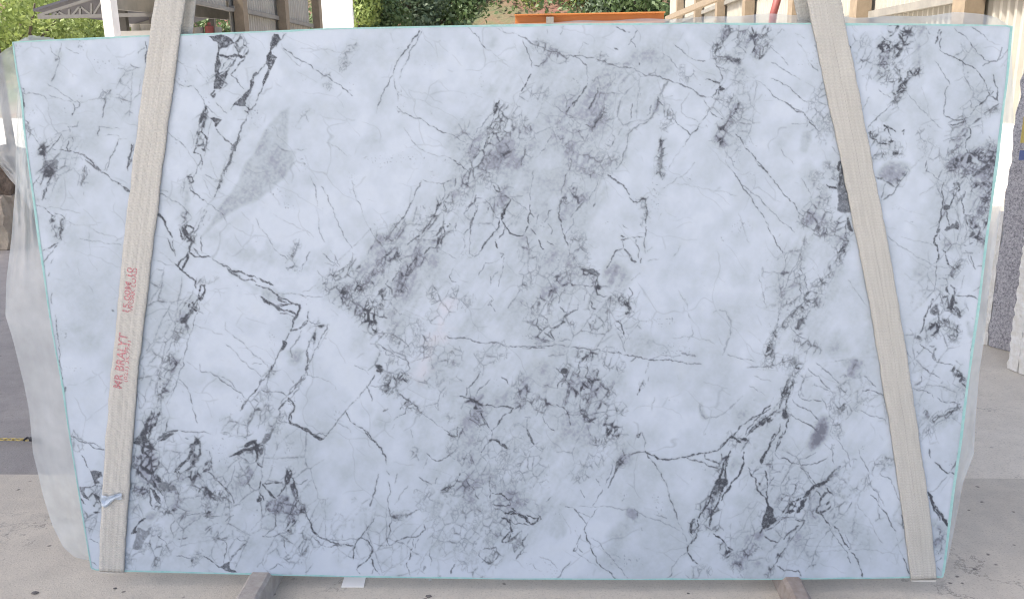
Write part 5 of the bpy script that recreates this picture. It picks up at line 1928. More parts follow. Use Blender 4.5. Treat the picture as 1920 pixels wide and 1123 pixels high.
# worn red stamp lettering, printed up the left strap
m_ink = bpy.data.materials.new('worn red ink'); m_ink.use_nodes = True
_n = m_ink.node_tree.nodes; _L = m_ink.node_tree.links; _p = _n['Principled BSDF']; _p.inputs['Base Color'].default_value = (.62, .20, .23, 1); _p.inputs['Roughness'].default_value = .8
_t = _n.new('ShaderNodeTexNoise'); _t.inputs['Scale'].default_value = 260; _t.inputs['Detail'].default_value = 3
_tc = _n.new('ShaderNodeTexCoord'); _L.new(_tc.outputs['Object'], _t.inputs['Vector'])
_r = _n.new('ShaderNodeMapRange'); _r.inputs[1].default_value = .40; _r.inputs[2].default_value = .62; _r.inputs[3].default_value = .2; _r.inputs[4].default_value = .85; _L.new(_t.outputs['Fac'], _r.inputs[0]); _L.new(_r.outputs[0], _p.inputs['Alpha'])
def stamp(txt, pa, pb, hpx):
    """lettering that runs from pa to pb (picture of the strap), hpx high"""
    A0 = planeY(np.array([pa], float), -.0148)[0]; B0 = planeY(np.array([pb], float), -.0148)[0]
    cu = bpy.data.curves.new('stamp', 'FONT'); cu.body = txt; cu.size = 1; cu.resolution_u = 2; cu.offset = .022
    to = bpy.data.objects.new('stamp', cu); C.objects.link(to)
    bpy.context.view_layer.update()
    dg = bpy.context.evaluated_depsgraph_get(); mm = bpy.data.meshes.new_from_object(to.evaluated_get(dg))
    bpy.data.objects.remove(to)
    vs = np.array([v.co for v in mm.vertices]); fs = [tuple(p.vertices) for p in mm.polygons]; bpy.data.meshes.remove(mm)
    x = (vs[:, 0]-vs[:, 0].min())/(vs[:, 0].max()-vs[:, 0].min()); y = (vs[:, 1]-vs[:, 1].min())/(vs[:, 1].max()-vs[:, 1].min())
    d = B0-A0; L0 = np.linalg.norm(d); d /= L0; nrm = np.array([-d[2], 0, d[0]])
    hh = hpx*np.linalg.norm(CAM-Vector(A0))/F
    W = A0+np.outer(x*L0, d)+np.outer(y*hh, nrm)
    return obj('printed_stamp', W, fs, m_ink, sl)
stamp('MR BRALYT', (228, 729), (240, 627), 15)
stamp('(021) 35.7741', (240, 717), (248, 640), 8)
stamp('15.00M 10', (241, 586), (250, 503), 11)
stamp('WORK LOAD', (249, 586), (258, 503), 8)

# torn scrap of film caught on the left strap
m_scrap = mat('bluish film scrap', (.42, .49, .57), .4, (25, .8, (.58, .63, .68)), (60, .5, .002))
rg = random.Random(4); gv = []; gn = 14
def scrap_pt(i, j):
    q, r = i/(gn-1), j/(gn-1)
    x = 190+q*38; yy = 927+3*math.sin(q*5)+r*(21*(1-.6*q)+3*math.sin(q*8))
    p = planeY(np.array([[x, yy]]), -.018-.005*abs(math.sin(q*7+r*4))-.004*math.sin(q*3+r*9))[0]
    return p
for j in range(gn):
    for i in range(gn): gv.append(scrap_pt(i, j))
gf = [(j*gn+i, (j+1)*gn+i, (j+1)*gn+i+1, j*gn+i+1) for j in range(gn-1) for i in range(gn-1)]
tag(obj('film_scrap', gv, gf, m_scrap), 'crumpled bluish scrap of film stuck across the left strap near its foot', 'film scrap')

# ------------------------------------------------------------------ plastic film behind the slab
def film_mat():
    m = bpy.data.materials.new('milky plastic film'); m.use_nodes = True; n = m.node_tree.nodes; L = m.node_tree.links
    out = n['Material Output']; p = n['Principled BSDF']; p.inputs['Base Color'].default_value = (.80, .83, .84, 1); p.inputs['Roughness'].default_value = .14
    tr = n.new('ShaderNodeBsdfTransparent'); tr.inputs[0].default_value = (.93, .96, .95, 1); tl = n.new('ShaderNodeBsdfTranslucent'); tl.inputs[0].default_value = (.82, .85, .84, 1)
    m1 = n.new('ShaderNodeMixShader'); m1.inputs[0].default_value = .45; L.new(p.outputs[0], m1.inputs[1]); L.new(tl.outputs[0], m1.inputs[2])
    tn = n.new('ShaderNodeTexNoise'); tn.inputs['Scale'].default_value = 6; tn.inputs['Detail'].default_value = 6; tc = n.new('ShaderNodeTexCoord'); L.new(tc.outputs['Object'], tn.inputs['Vector'])
    r = n.new('ShaderNodeMapRange'); r.inputs[1].default_value = .3; r.inputs[2].default_value = .7; r.inputs[3].default_value = .66; r.inputs[4].default_value = .42; L.new(tn.outputs['Fac'], r.inputs[0])
    m2 = n.new('ShaderNodeMixShader'); L.new(r.outputs[0], m2.inputs[0]); L.new(m1.outputs[0], m2.inputs[1]); L.new(tr.outputs[0], m2.inputs[2]); L.new(m2.outputs[0], out.inputs[0])
    w_ = n.new('ShaderNodeTexNoise'); w_.inputs['Scale'].default_value = 5; w_.inputs['Detail'].default_value = 4; w_.inputs['Distortion'].default_value = 2.2
    mp = n.new('ShaderNodeMapping'); mp.inputs['Scale'].default_value = (1.6, 1, .6); L.new(tc.outputs['Object'], mp.inputs[0]); L.new(mp.outputs[0], w_.inputs['Vector'])
    b = n.new('ShaderNodeBump'); b.inputs['Strength'].default_value = .25; b.inputs['Distance'].default_value = .03; L.new(w_.outputs['Fac'], b.inputs['Height']); L.new(b.outputs[0], p.inputs['Normal'])
    return m
m_film = film_mat()
def loft(mb, inner, outer, Y0, Y1, n=90, m=22, amp=.012, seed=0, freq=5):
    inner = np.array(inner, float); outer = np.array(outer, float)
    def res(p):
        d = np.r_[0, np.cumsum(np.linalg.norm(np.diff(p, axis=0), axis=1))]; q = np.linspace(0, d[-1], n)
        return np.stack([np.interp(q, d, p[:, 0]), np.interp(q, d, p[:, 1])], 1)
    I, O = res(inner), res(outer); rg = random.Random(seed); ph = [rg.uniform(0, 6.3) for _ in range(6)]
    vs = []
    for i in range(n):
        t_ = i/(n-1)
        for k in range(m):
            q = k/(m-1); p = I[i]*(1-q)+O[i]*q
            wv = math.sin(q*freq*2.2+ph[0]+1.8*math.sin(t_*7+ph[1]))*.6+math.sin(q*freq*5+t_*15+ph[2])*.3+math.sin(t_*60+ph[3]+q*4)*.12
            cr = abs(math.sin(q*freq*3.1+t_*9+ph[5]+math.sin(t_*23)))**.5*.9+abs(math.sin(t_*31+q*6+ph[2]))**.6*.4; Yy = Y0+(Y1-Y0)*q+amp*(1.25-1.1*min(1, max(0, (t_-.22)*4)) if seed == 1 else 1)*(wv+cr)*min(1, q*3+.1)
            vs.append(planeY((p+[0, 1.2*math.sin(t_*50+ph[4])*q])[None], Yy)[0])
    fs = [(i*m+k, (i+1)*m+k, (i+1)*m+k+1, i*m+k+1) for i in range(n-1) for k in range(m-1)]
    mb.add(vs, fs)
film = thing('plastic_film', 'milky wrinkled plastic film hanging out behind the edges of the slab', 'plastic film', (-1.4, .06, .1))
fb = MB()
loft(fb, [(70, 78), (80, 250), (100, 420), (140, 700), (175, 930), (215, 1050)], [(37, 118), (30, 235), (29, 345), (22, 440), (12, 525), (10, 590), (26, 645), (45, 720), (55, 775), (62, 850), (80, 925), (98, 985), (118, 1025), (140, 1043), (172, 1051)], TH+.02, TH+.10, 140, 26, .020, 1, 6)
fb.build('side_fold', m_film, film, True)
fb = MB(); loft(fb, [(90, 95), (90, 200), (85, 300), (60, 400)], [(45, 72), (-30, 120), (-60, 240), (32, 352)], TH+.12, TH+.30, 60, 16, .03, 2, 4)
fb.build('side_fold', m_film, film, True)
fb = MB(); loft(fb, [(30, 100), (70, 95), (110, 92)], [(30, 80), (58, 66.5), (100, 72)], TH+.02, TH+.03, 20, 6, .003, 5, 3)
fb.build('top_fold', m_film, film, True)
fb = MB(); loft(fb, [(950, 70), (1200, 68), (1500, 68), (1700, 70), (1885, 75)], [(950, 47), (1000, 44), (1100, 39.5), (1300, 34), (1440, 27), (1530, 29), (1600, 33), (1700, 31), (1745, 29), (1790, 24.5), (1840, 26), (1866, 31), (1888, 46)], TH+.006, TH+.05, 120, 8, .006, 3, 3)
fb.build('top_fold', m_film, film, True)
fb = MB(); loft(fb, [(1850, 90), (1830, 300), (1790, 640), (1760, 900), (1730, 1060)], [(1896, 60), (1899, 160), (1901, 235), (1888, 330), (1868, 450), (1853, 560), (1845, 640), (1836, 700), (1830, 775), (1826, 850), (1806, 905), (1794, 965), (1782, 1030), (1770, 1076)], TH+.01, TH+.05, 120, 12, .010, 4, 5)
fb.build('side_fold', m_film, film, True)

# ------------------------------------------------------------------ ground
gy = atZ(40, 889, 0).y
print('apron edge y', gy, 'right', atZ(1900, 930, 0))
def sheet(name, x0, x1, y0, y1, z0, z1, m, nx=1, ny=1):
    mb = MB(); mb.box((x0, y0, z0), (x1, y1, z1)); return tag(mb.build(name, m), kind='structure')
sheet('foreground_floor', -12, 12, -7, gy, -.3, 0, m_floor)
sheet('far_floor', -12, .2, gy, 54, -.3, -.006, m_floor2)
sheet('aisle_floor', .2, 12, gy, 54, -.3, -.004, m_floor3)
sheet('yard_ground', -120, 120, -80, 160, -.6, -.31, m_yard)
# two squared bearers that carry the slab
m_tim = mat('weathered timber', (.42, .39, .35), .9, (26, .8, (.30, .27, .25)), (70, .6, .004))
m_tim2 = mat('reddish timber', (.27, .225, .195), .9, (30, .8, (.35, .31, .28)), (70, .6, .004))
def bearer(pl, pr, m, lab, far=.45, near=-.75, top=SLABZ0-.004):
    a0 = atZ(pl, 1082, top); b0 = atZ(pr, 1082, top); w_ = b0.x-a0.x
    bm = bmesh.new(); mb = MB(); n = 24; v = []; f = []
    rg = random.Random(pl)
    prof = [(0, -.1), (0, -.012), (.012, 0), (w_-.012, 0), (w_, -.012), (w_, -.1)]
    for i in range(n):
        yy = near+(far-near)*i/(n-1)
        for (x, z) in prof: v.append((a0.x+x+rg.uniform(-.002, .002), yy, top+z*(top/.1)+rg.uniform(-.0015, .0)))
    k = len(prof)
    for i in range(n-1):
        for j in range(k): f.append((i*k+j, i*k+(j+1) % k, (i+1)*k+(j+1) % k, (i+1)*k+j))
    f += [tuple(range(k-1, -1, -1)), tuple((n-1)*k+j for j in range(k))]
    bm.free()
    return tag(obj('timber_bearer', v, f, m), lab, 'timber', 'bearers under the slab')
bearer(462, 504, m_tim, 'grey weathered timber bearer under the slab, left of the two')
bearer(1468, 1504, m_tim2, 'reddish timber bearer under the slab, right of the two')
# patch of sunlight on the floor painted as a pale flat card; pebbles
m_sunpatch = mat('cream painted sunlight', (.95, .92, .85), .6)
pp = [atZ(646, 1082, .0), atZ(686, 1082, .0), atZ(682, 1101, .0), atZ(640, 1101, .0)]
tag(MB().prism([p+Vector((0, 0, .004)) for p in pp][::-1], (0, 0, -.0035)).build('sun_patch', m_sunpatch), 'small cream rectangle painted as a patch of sunlight on the concrete below the slab', 'sunlight patch')
m_peb = mat('dark chip', (.10, .09, .085), .8, (40, .7, (.22, .20, .18)))
def pebble(px, py, r, lab):
    p = atZ(px, py, 0); rg = random.Random(px); bm = bmesh.new(); bmesh.ops.create_icosphere(bm, subdivisions=2, radius=1)
    for q in bm.verts: q.co = Vector((q.co.x*r*1.4, q.co.y*r, q.co.z*r*.5))*(1+rg.uniform(-.2, .2))
    bm.transform(Matrix.Translation(p+Vector((0, 0, r*.3))))
    me = bpy.data.meshes.new('stone_chip'); bm.to_mesh(me); bm.free(); me.materials.append(m_peb)
    o = bpy.data.objects.new('stone_chip', me); C.objects.link(o); return tag(o, lab, 'stone chip', 'loose chips on the concrete')
pebble(804, 1118, .008, 'dark chip on the concrete under the middle of the slab, biggest of the chips')
pebble(66, 1112, .009, 'brown chip on the concrete at the bottom left of the photo')
pebble(216, 1103, .005, 'small dark chip on the concrete just right of the left strap')
pebble(1290, 1112, .004, 'tiny dark chip on the concrete right of the middle')
m_white = mat('pale chip', (.6, .6, .57), .8)
o = pebble(806, 1087, .0045, 'tiny pale chip on the concrete touching the lower edge of the slab'); o.data.materials[0] = m_white
# yellow chain across the floor on the left
m_yel = mat('yellow plastic chain', (.62, .47, .12), .5, (50, .5, (.35, .30, .18)))
m_blk = mat('black hook', (.03, .03, .035), .5)
c0 = atZ(57, 828, 0); c1 = atZ(-60, 826, 0)
ch = thing('barrier_chain', 'dirty yellow plastic chain lying across the floor at the left', 'chain', c0)
nl_ = 15; dv = (c1-c0)/nl_; lk = None
for i in range(nl_):
    if lk is None:
        pts = []
        for k in range(14):
            an = k*2*math.pi/14; pts.append(Vector((math.cos(an)*dv.length*.66, math.sin(an)*dv.length*.33, 0)))
        mb = MB(); mb.tube(pts, dv.length*.12, 6, True); lk = obj('link', mb.v, mb.f, m_yel, None, True); o = lk
    else: o = lk.copy(); C.objects.link(o)
    o.parent = ch; o.location = dv*(i+.6)+Vector((0, 0, .012)); o.rotation_euler = (R(65 if i % 2 else -20), 0, math.atan2(dv.y, dv.x))
mb = MB(); mb.tube([c0+Vector((.055, 0, .012)), c0+Vector((.0, 0, .016))], .012, 8); mb.tube([c0+Vector((.02, 0, .012)), c0+Vector((-.02, .01, .02)), c0+Vector((-.03, -.01, .012))], .006, 6); mb.build('hook', m_blk, ch)

# ------------------------------------------------------------------ other slabs and blocks in the yard
def granite():
    m = bpy.data.materials.new('grey granite'); m.use_nodes = True; n = m.node_tree.nodes; L = m.node_tree.links; p = n['Principled BSDF']; p.inputs['Roughness'].default_value = .5
    tc = n.new('ShaderNodeTexCoord'); cr = n.new('ShaderNodeValToRGB'); tn = n.new('ShaderNodeTexNoise'); tn.inputs['Scale'].default_value = 60; tn.inputs['Detail'].default_value = 8; tn.inputs['Roughness'].default_value = .85
    L.new(tc.outputs['Object'], tn.inputs['Vector']); L.new(tn.outputs['Fac'], cr.inputs[0])
    e = cr.color_ramp.elements; e[0].position = .38; e[0].color = (.09, .09, .105, 1); e[1].position = .62; e[1].color = (.56, .55, .57, 1); q = e.new(.48); q.color = (.31, .305, .33, 1)
    L.new(cr.outputs[0], p.inputs['Base Color']); return m
m_gran = granite()
m_rough = mat('rough white stone edge', (.80, .79, .76), .8, (18, .8, (.66, .63, .55)), (25, 1., .02))
g0 = atZ(1846, 646, 0); g1 = atZ(1905, 662, 0)
dirg = (g1-g0); dirg.z = 0; dirg.normalize(); ng = Vector((-dirg.y, dirg.x, 0)); gt = atY(1900, 92, g0.y).z
gs = thing('granite_slab', 'dark grey speckled granite slab standing behind the right end of the pale slab', 'stone slab', g0)
rg = random.Random(2)
def rough_strip(o0, dx, h, dn, m, name, parent, n=40, j=.012):
    v = []; f = []
    for i in range(n):
        z = h*i/(n-1); e = rg.uniform(-j, j)
        for q, s_ in ((0, 0), (1, 0), (1, 1), (0, 1)):
            v.append(o0+dx*(q if q else 0)+dn*s_+(dx.normalized()*e if q == 0 else Vector())+Vector((0, 0, z)))
    for i in range(n-1):
        for k in range(4): f.append((i*4+k, i*4+(k+1) % 4, i*4+4+(k+1) % 4, i*4+4+k))
    f += [(3, 2, 1, 0), tuple((n-1)*4+k for k in range(4))]
    return obj(name, v, f, m, parent)
rough_strip(g0+dirg*.02, dirg*1.2, gt, ng*.03, m_gran, 'polished_face', gs)
rough_strip(g0-dirg*.02, dirg*.038, gt*.47, ng*.028, m_rough, 'broken_edge', gs, 40, .008)
w0 = atZ(1888, 690, 0); w1 = atZ(1926, 706, 0); wt = atY(1920, 215, w0.y).z
dw = (w1-w0); dw.z = 0; lw_ = dw.length; dw.normalize(); nw = Vector((-dw.y, dw.x, 0))
for k, lb in enumerate(('white rough edged slab standing on end next to the dark granite slab', 'white rough edged slab standing on end at the very right edge of the photo')):
    ws = thing('white_slab', lb, 'stone slab', w0+dw*(k*lw_/1.9), 'white slabs standing on end at the right')
    rough_strip(w0+dw*(k*lw_/1.9), dw*(lw_/2.0), wt-k*.03, nw*.5, m_rough, 'rough_edge', ws, 50, .010)
m_ylab = mat('yellow label', (.45, .36, .10), .6); m_blab = mat('blue label', (.09, .12, .26), .6)
q0 = atY(1917.7, 232, w0.y-.01)
MB().box((q0.x, w0.y-.015, atY(1914, 268, w0.y).z), (q0.x+.12, w0.y-.008, q0.z+.04)).build('label', m_ylab, ws)
MB().box((q0.x+.003, w0.y-.015, atY(1914, 300, w0.y).z), (q0.x+.12, w0.y-.008, atY(1914, 282, w0.y).z)).build('label', m_blab, ws)
m_brown = mat('brown weathered stone', (.09, .065, .05), .9, (9, .9, (.17, .13, .10)), (14, 1., .04))
m_tan = mat('sawn tan stone', (.42, .36, .28), .85, (6, .8, (.32, .27, .22)), (14, 1., .03))
def block(pa, pb, base, h, d, m, lab, sub=5, rgd=.02):
    A0 = atZ(*pa, 0); B0 = atZ(*pb, 0); bm = bmesh.new(); bmesh.ops.create_cube(bm, size=1); bmesh.ops.subdivide_edges(bm, edges=bm.edges, cuts=sub, use_grid_fill=True)
    rr = random.Random(int(pa[1]))
    for q in bm.verts: q.co = Vector((A0.x+(B0.x-A0.x)*(q.co.x+.5), A0.y+d*(q.co.y+.5), base+h*(q.co.z+.5)))+Vector((rr.uniform(-rgd, rgd), rr.uniform(-rgd, rgd), rr.uniform(-rgd, rgd) if q.co.z > -.4 else 0))
    me = bpy.data.meshes.new('stone_block'); bm.to_mesh(me); bm.free(); me.materials.append(m); o = bpy.data.objects.new('stone_block', me); C.objects.link(o)
    return tag(o, lab, 'stone block', 'quarry blocks at the left')
ba = atZ(-60, 464, 0); hb = atY(0, 290, ba.y+.3).z
block((-220, 463), (31, 463), 0, hb, 1.4, m_brown, 'tall dark brown rough stone block at the left edge behind the film', 7, .05)
ht = atY(0, 372, atZ(0, 470, 0).y).z
block((-160, 470), (13, 470), 0, ht, .5, m_tan, 'lower tan sawn stone block in front of the dark brown one', 5, .02)

# ------------------------------------------------------------------ the big shed
EYE = CAM.z
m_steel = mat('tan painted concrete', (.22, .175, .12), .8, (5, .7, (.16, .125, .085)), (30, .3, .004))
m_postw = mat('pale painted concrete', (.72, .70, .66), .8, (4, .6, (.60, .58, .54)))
m_cream = mat('cream corrugated sheet', (.36, .345, .30), .5, (1.5, .6, (.28, .265, .23)))
m_dark = mat('grey painted steel', (.16, .155, .14), .6, (3, .6, (.24, .23, .20)))
m_unseen_roof = mat('unseen grey roof sheet', (.30, .30, .32), .6, (1, .5, (.24, .24, .26)))
XR, XL = CAM.x+7.35, CAM.x-9.5
VPX = 960+(-Rcw.col[1][0]/Rcw.col[1][2])*F
print('vanishing x', VPX, 'horizon', 561.5-F*(Rcw.col[1][1]/-Rcw.col[1][2]), 'eye', EYE)
ROOFZ = 7.5; ROOFY0, ROOFY1 = ROOF_FRONT, ROOF_BACK
def depR(px): return F*7.35/(px-VPX)
def depL(px): return F*9.5/(VPX-px)
def corr_wall(name, X, y0, y1, z0, z1, m, parent, pitch=.24, amp=.06, sgn=1):
    n = int((y1-y0)/pitch); v = []; f = []
    for i in range(n):
        for k, d in ((0, 0), (.28, 0), (.42, 1), (.86, 1)):
            yy = y0+(i+k)*pitch; v.append((X+sgn*amp*d, yy, z0)); v.append((X+sgn*amp*d, yy, z1))
    m_ = len(v)//2
    f = [(2*i, 2*i+1, 2*i+3, 2*i+2) for i in range(m_-1)]
    return obj(name, v, f, m, parent)
rw = thing('corrugated_wall', 'cream corrugated sheet wall of the shed behind the right half of the slab', 'wall', (XR, 12, 0))
corr_wall('sheet', XR+.15, CAM.y+10, CAM.y+56, 1.0, ROOFZ, m_cream, rw)
gz = atX(1590, 36, XR).z
for z in (gz, gz+1.6): MB().box((XR+.0, CAM.y+10, z-.08), (XR+.13, CAM.y+56, z+.08)).build('girt', m_dark, rw)
MB().box((XR+.1, CAM.y+10, -.1), (XR+.3, CAM.y+56, 1.0)).build('plinth', m_postw, rw)
lw = thing('corrugated_wall', 'cream corrugated sheet wall at the far left beyond the open bays', 'wall', (XL, 28, 0))
y28 = CAM.y+depL(462); 
corr_wall('sheet', XL-.15, y28, CAM.y+depL(608), 1.0, ROOFZ, m_cream, lw, .24, .06, -1)
zl = atX(530, 36, XL).z
MB().box((XL-.13, y28, zl-.07), (XL, CAM.y+depL(608), zl+.07)).build('girt', m_dark, lw)
up = thing('corrugated_wall', 'high corrugated panel over the open bays at the left', 'wall', (XL, 18, 5))
zu = atX(450, 22, XL).z
corr_wall('sheet', XL-.15, CAM.y+depL(340), y28, zu, ROOFZ, m_cream, up, .24, .045, -1)
MB().box((XL-.13, CAM.y+depL(340), zu-.05), (XL, y28, zu+.05)).build('girt', m_dark, up)
colmesh = None
def column(X, Y, w_, m, lab, grp, flare=True):
    t_ = thing('shed_column', lab, 'column', (X, Y, 0), grp)
    mb = MB(); mb.box((X-w_*.35, Y-w_/2, -.1), (X+w_*.35, Y+w_/2, ROOFZ-.2)); mb.build('shaft', m, t_)
    s_ = 1 if X < CAM.x else -1
    mb = MB(); mb.prism([Vector((X+s_*w_*.35, Y-w_*.3, ROOFZ-.2)), Vector((X+s_*w_*1.6, Y-w_*.3, ROOFZ-.2)), Vector((X+s_*w_*.35, Y-w_*.3, ROOFZ-1.2))], (0, w_*.6, 0)); mb.build('corbel', m, t_)
names = ['nearest', 'second', 'third', 'fourth', 'fifth', 'sixth', 'seventh']
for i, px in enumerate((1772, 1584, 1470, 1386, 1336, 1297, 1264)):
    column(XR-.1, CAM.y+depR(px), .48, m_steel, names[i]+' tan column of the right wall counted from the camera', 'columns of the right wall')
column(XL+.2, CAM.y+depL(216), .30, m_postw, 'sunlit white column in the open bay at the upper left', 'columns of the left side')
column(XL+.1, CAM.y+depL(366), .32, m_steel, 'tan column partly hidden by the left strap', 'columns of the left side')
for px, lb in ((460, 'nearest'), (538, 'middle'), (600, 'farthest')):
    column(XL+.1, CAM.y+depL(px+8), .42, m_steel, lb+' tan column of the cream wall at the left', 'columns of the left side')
rf = thing('unseen_shed_roof', 'unseen grey sheet roof of the big shed above the slab, edges set to block sun and admit sky light', 'roof', (0, 10, ROOFZ))
MB().box((XL-3., ROOFY0, ROOFZ), (XR+1.5, ROOFY1, ROOFZ+.02)).build('roof_sheet', m_unseen_roof, rf)  # unseen overhead; edges placed to block sun and admit sky light
for i in range(11):
    yy = ROOFY0+.4+i*5.
    if yy < ROOFY1: MB().box((XL, yy, ROOFZ-.35), (XR, yy+.15, ROOFZ-.02)).build('unseen_rafter', m_dark, rf)
# sloping brace near the far end of the right wall, red pipe, orange crane girder
pb0, pb1 = atX(1250, 36, XR-1.2), atX(1352, -6, XR-1.2)
tag(MB().bar(pb0, pb1, .18, .22).build('sloping_brace', m_steel), 'tan sloping brace in front of the farthest columns of the right wall', 'brace')
m_red = mat('red oxide paint', (.20, .045, .035), .6, (8, .6, (.14, .04, .035)))
tag(MB().tube([atY(1446, 60, 14), atY(1450, 27, 14), atY(1466, -30, 14)], .07, 10).build('red_pipe', m_red, smooth=True), 'red painted pipe leaning up behind the top edge left of the right strap', 'pipe')
m_or = mat('orange paint', (.38, .14, .03), .6, (2, .6, (.30, .11, .03)))
cg = thing('crane_girder', 'orange crane girder spanning the aisle behind the top of the slab', 'crane', atY(1100, 30, 28))
e0, e1 = atY(966, 36, 28), atY(1245, 34, 28); ez = atY(1100, 28, 28).z
MB().box((e0.x, 28, e0.z-.15), (e1.x, 28.25, ez)).build('web', m_or, cg)
MB().box((e0.x-.02, 27.85, ez), (e1.x+.02, 28.4, ez+.045)).build('flange', m_or, cg)
MB().box((e0.x-.02, 27.85, e0.z-.2), (e1.x+.02, 28.4, e0.z-.15)).build('flange', m_or, cg)
q0 = atY(1024, 33, 27.8); q1 = atY(1038, 44, 27.8); MB().box((q0.x, 27.6, q1.z), (q1.x, 27.84, q0.z)).build('trolley', m_dark, cg)
MB().box((e0.x, 27.9, -.1), (e0.x+.3, 28.3, e0.z-.2)).build('leg', m_or, cg); MB().box((e1.x-.3, 27.9, -.1), (e1.x, 28.3, e0.z-.2)).build('leg', m_or, cg)
# sunlit white gable beyond the left wall
ew = thing('white_gable_wall', 'sunlit white wall at the far end of the left row of columns', 'wall', (XL, 40, 0))
s0, s1 = atY(606, 60, 38), atY(662, 60, 38); MB().box((s0.x, 38, 0), (s1.x, 38.3, 8)).build('wall', mat('white wash', (.8, .79, .76), .8, (3, .4, (.7, .69, .66))), ew)

# ------------------------------------------------------------------ canopy building on the left
YC = CAM.y+24
m_can = mat('canopy sheet', (.055, .055, .065), .7, (2, .5, (.04, .04, .05)))
m_gal = mat('galvanised steel', (.13, .125, .11), .6, (5, .5, (.09, .085, .08)))
cn = thing('open_canopy', 'open grey canopy with a triangular steel truss beyond the left columns', 'building', (XL-4, YC, 0))
def ap(px, py, Y=YC): return atY(px, py, Y)
# roof sheet: from the truss back
r_l, r_r = ap(62, 22), ap(330, -62)
r_l2, r_r2 = r_l+Vector((0, 9, 0)), r_r+Vector((0, 9, 0))
MB().add([r_l, r_r, r_r2, r_l2, r_l+Vector((0, 0, .06)), r_r+Vector((0, 0, .06)), r_r2+Vector((0, 0, .06)), r_l2+Vector((0, 0, .06))], [(0, 1, 2, 3), (7, 6, 5, 4), (0, 4, 5, 1), (1, 5, 6, 2), (2, 6, 7, 3), (3, 7, 4, 0)]).build('roof_sheet', m_can, cn)
MB().bar(ap(72, 30), ap(330, -52), .07, .07).build('top_chord', m_gal, cn)
MB().bar(ap(72, 33), ap(200, 30), .09, .09).build('bottom_chord', m_gal, cn)
MB().bar(ap(200, 30), ap(330, 27), .09, .09).build('bottom_chord', m_gal, cn)
webs = [((90, 27), (90, 33)), ((109, 22), (109, 32)), ((95, 32), (109, 23)), ((110, 22), (125, 32)), ((130, 18), (130, 31)), ((135, 31), (149, 14)), ((151, 13), (151, 31)), ((151, 13), (171, 29)), ((172, 7), (172, 30)), ((176, 29), (191, 3)), ((192, 2), (192, 30)), ((192, 2), (216, 30)), ((216, -6), (216, 30))]
for p_, q_ in webs: MB().bar(ap(*p_), ap(*q_), .05, .05).build('web_member', m_gal, cn)
# dark eaves beam and pale corrugated fascia that run away to the right
f0, f1 = atX(206, 4, XL-1.2), atX(452, 31, XL-1.2)
MB().bar(f0, f1, .16, .34).build('eaves_beam', m_dark, cn)
MB().bar(f0+Vector((0, 0, .33)), f1+Vector((0, 0, .33)), .10, .16).build('fascia', m_cream, cn)
for k in range(4):
    c_ = ap(235+k*55, 60, YC+3+k*2); MB().box((c_.x-.1, c_.y-.1, 0), (c_.x+.1, c_.y+.1, c_.z+1.2)).build('post', m_gal, cn)
u0, u1 = ap(196, 42, YC+6), ap(300, 46, YC+6)
MB().bar(u0, u1, .2, .25).build('eaves_beam', m_dark, cn)
m_lw = mat('pale rendered wall', (.70, .69, .64), .8, (3, .5, (.62, .60, .55)))
a0, a1 = ap(218, 59, YC+2), ap(372, 59, YC+2); tag(MB().box((a0.x, YC+2, 0), (a1.x, YC+2.25, a0.z)).build('low_wall', m_lw), 'pale low wall under the canopy, left of the strap', 'wall')
m_tank = mat('pale tank', (.62, .60, .54), .6, (4, .5, (.5, .48, .42)))
for px, lb in ((258, 'left pale water tank on the low wall under the canopy'), (275, 'right pale water tank on the low wall, next to the strap')):
    c_ = ap(px, 59, YC+2.6); tp = ap(px, 46, YC+2.6); mb = MB(); rr = .17
    mb.tube([Vector((c_.x, c_.y, c_.z-1.)), Vector((c_.x, c_.y, tp.z-.03)), Vector((c_.x, c_.y, tp.z))], [rr*.85, rr, rr*1.08], 16); tag(mb.build('water_tank', m_tank, None), lb, 'tank', 'tanks on the low wall')
vr = ap(393, 60, YC+2); vt = ap(393, 43, YC+2)
rp = thing('red_pump', 'small red pump standing between dark pipes right of the left strap', 'pump', vr)
MB().tube([Vector((vr.x, vr.y, 0)), Vector((vr.x, vr.y, vt.z-.1)), Vector((vr.x, vr.y, vt.z-.08)), Vector((vr.x, vr.y, vt.z))], [.13, .13, .06, .05], 12).build('body', m_red, rp)
MB().tube([Vector((vr.x-.32, vr.y, 0)), Vector((vr.x-.3, vr.y, vr.z+.12))], .14, 10).build('pipe', m_dark, rp)
MB().tube([Vector((vr.x+.26, vr.y, 0)), Vector((vr.x+.26, vr.y, vr.z+.12))], .10, 10).build('pipe', m_dark, rp)

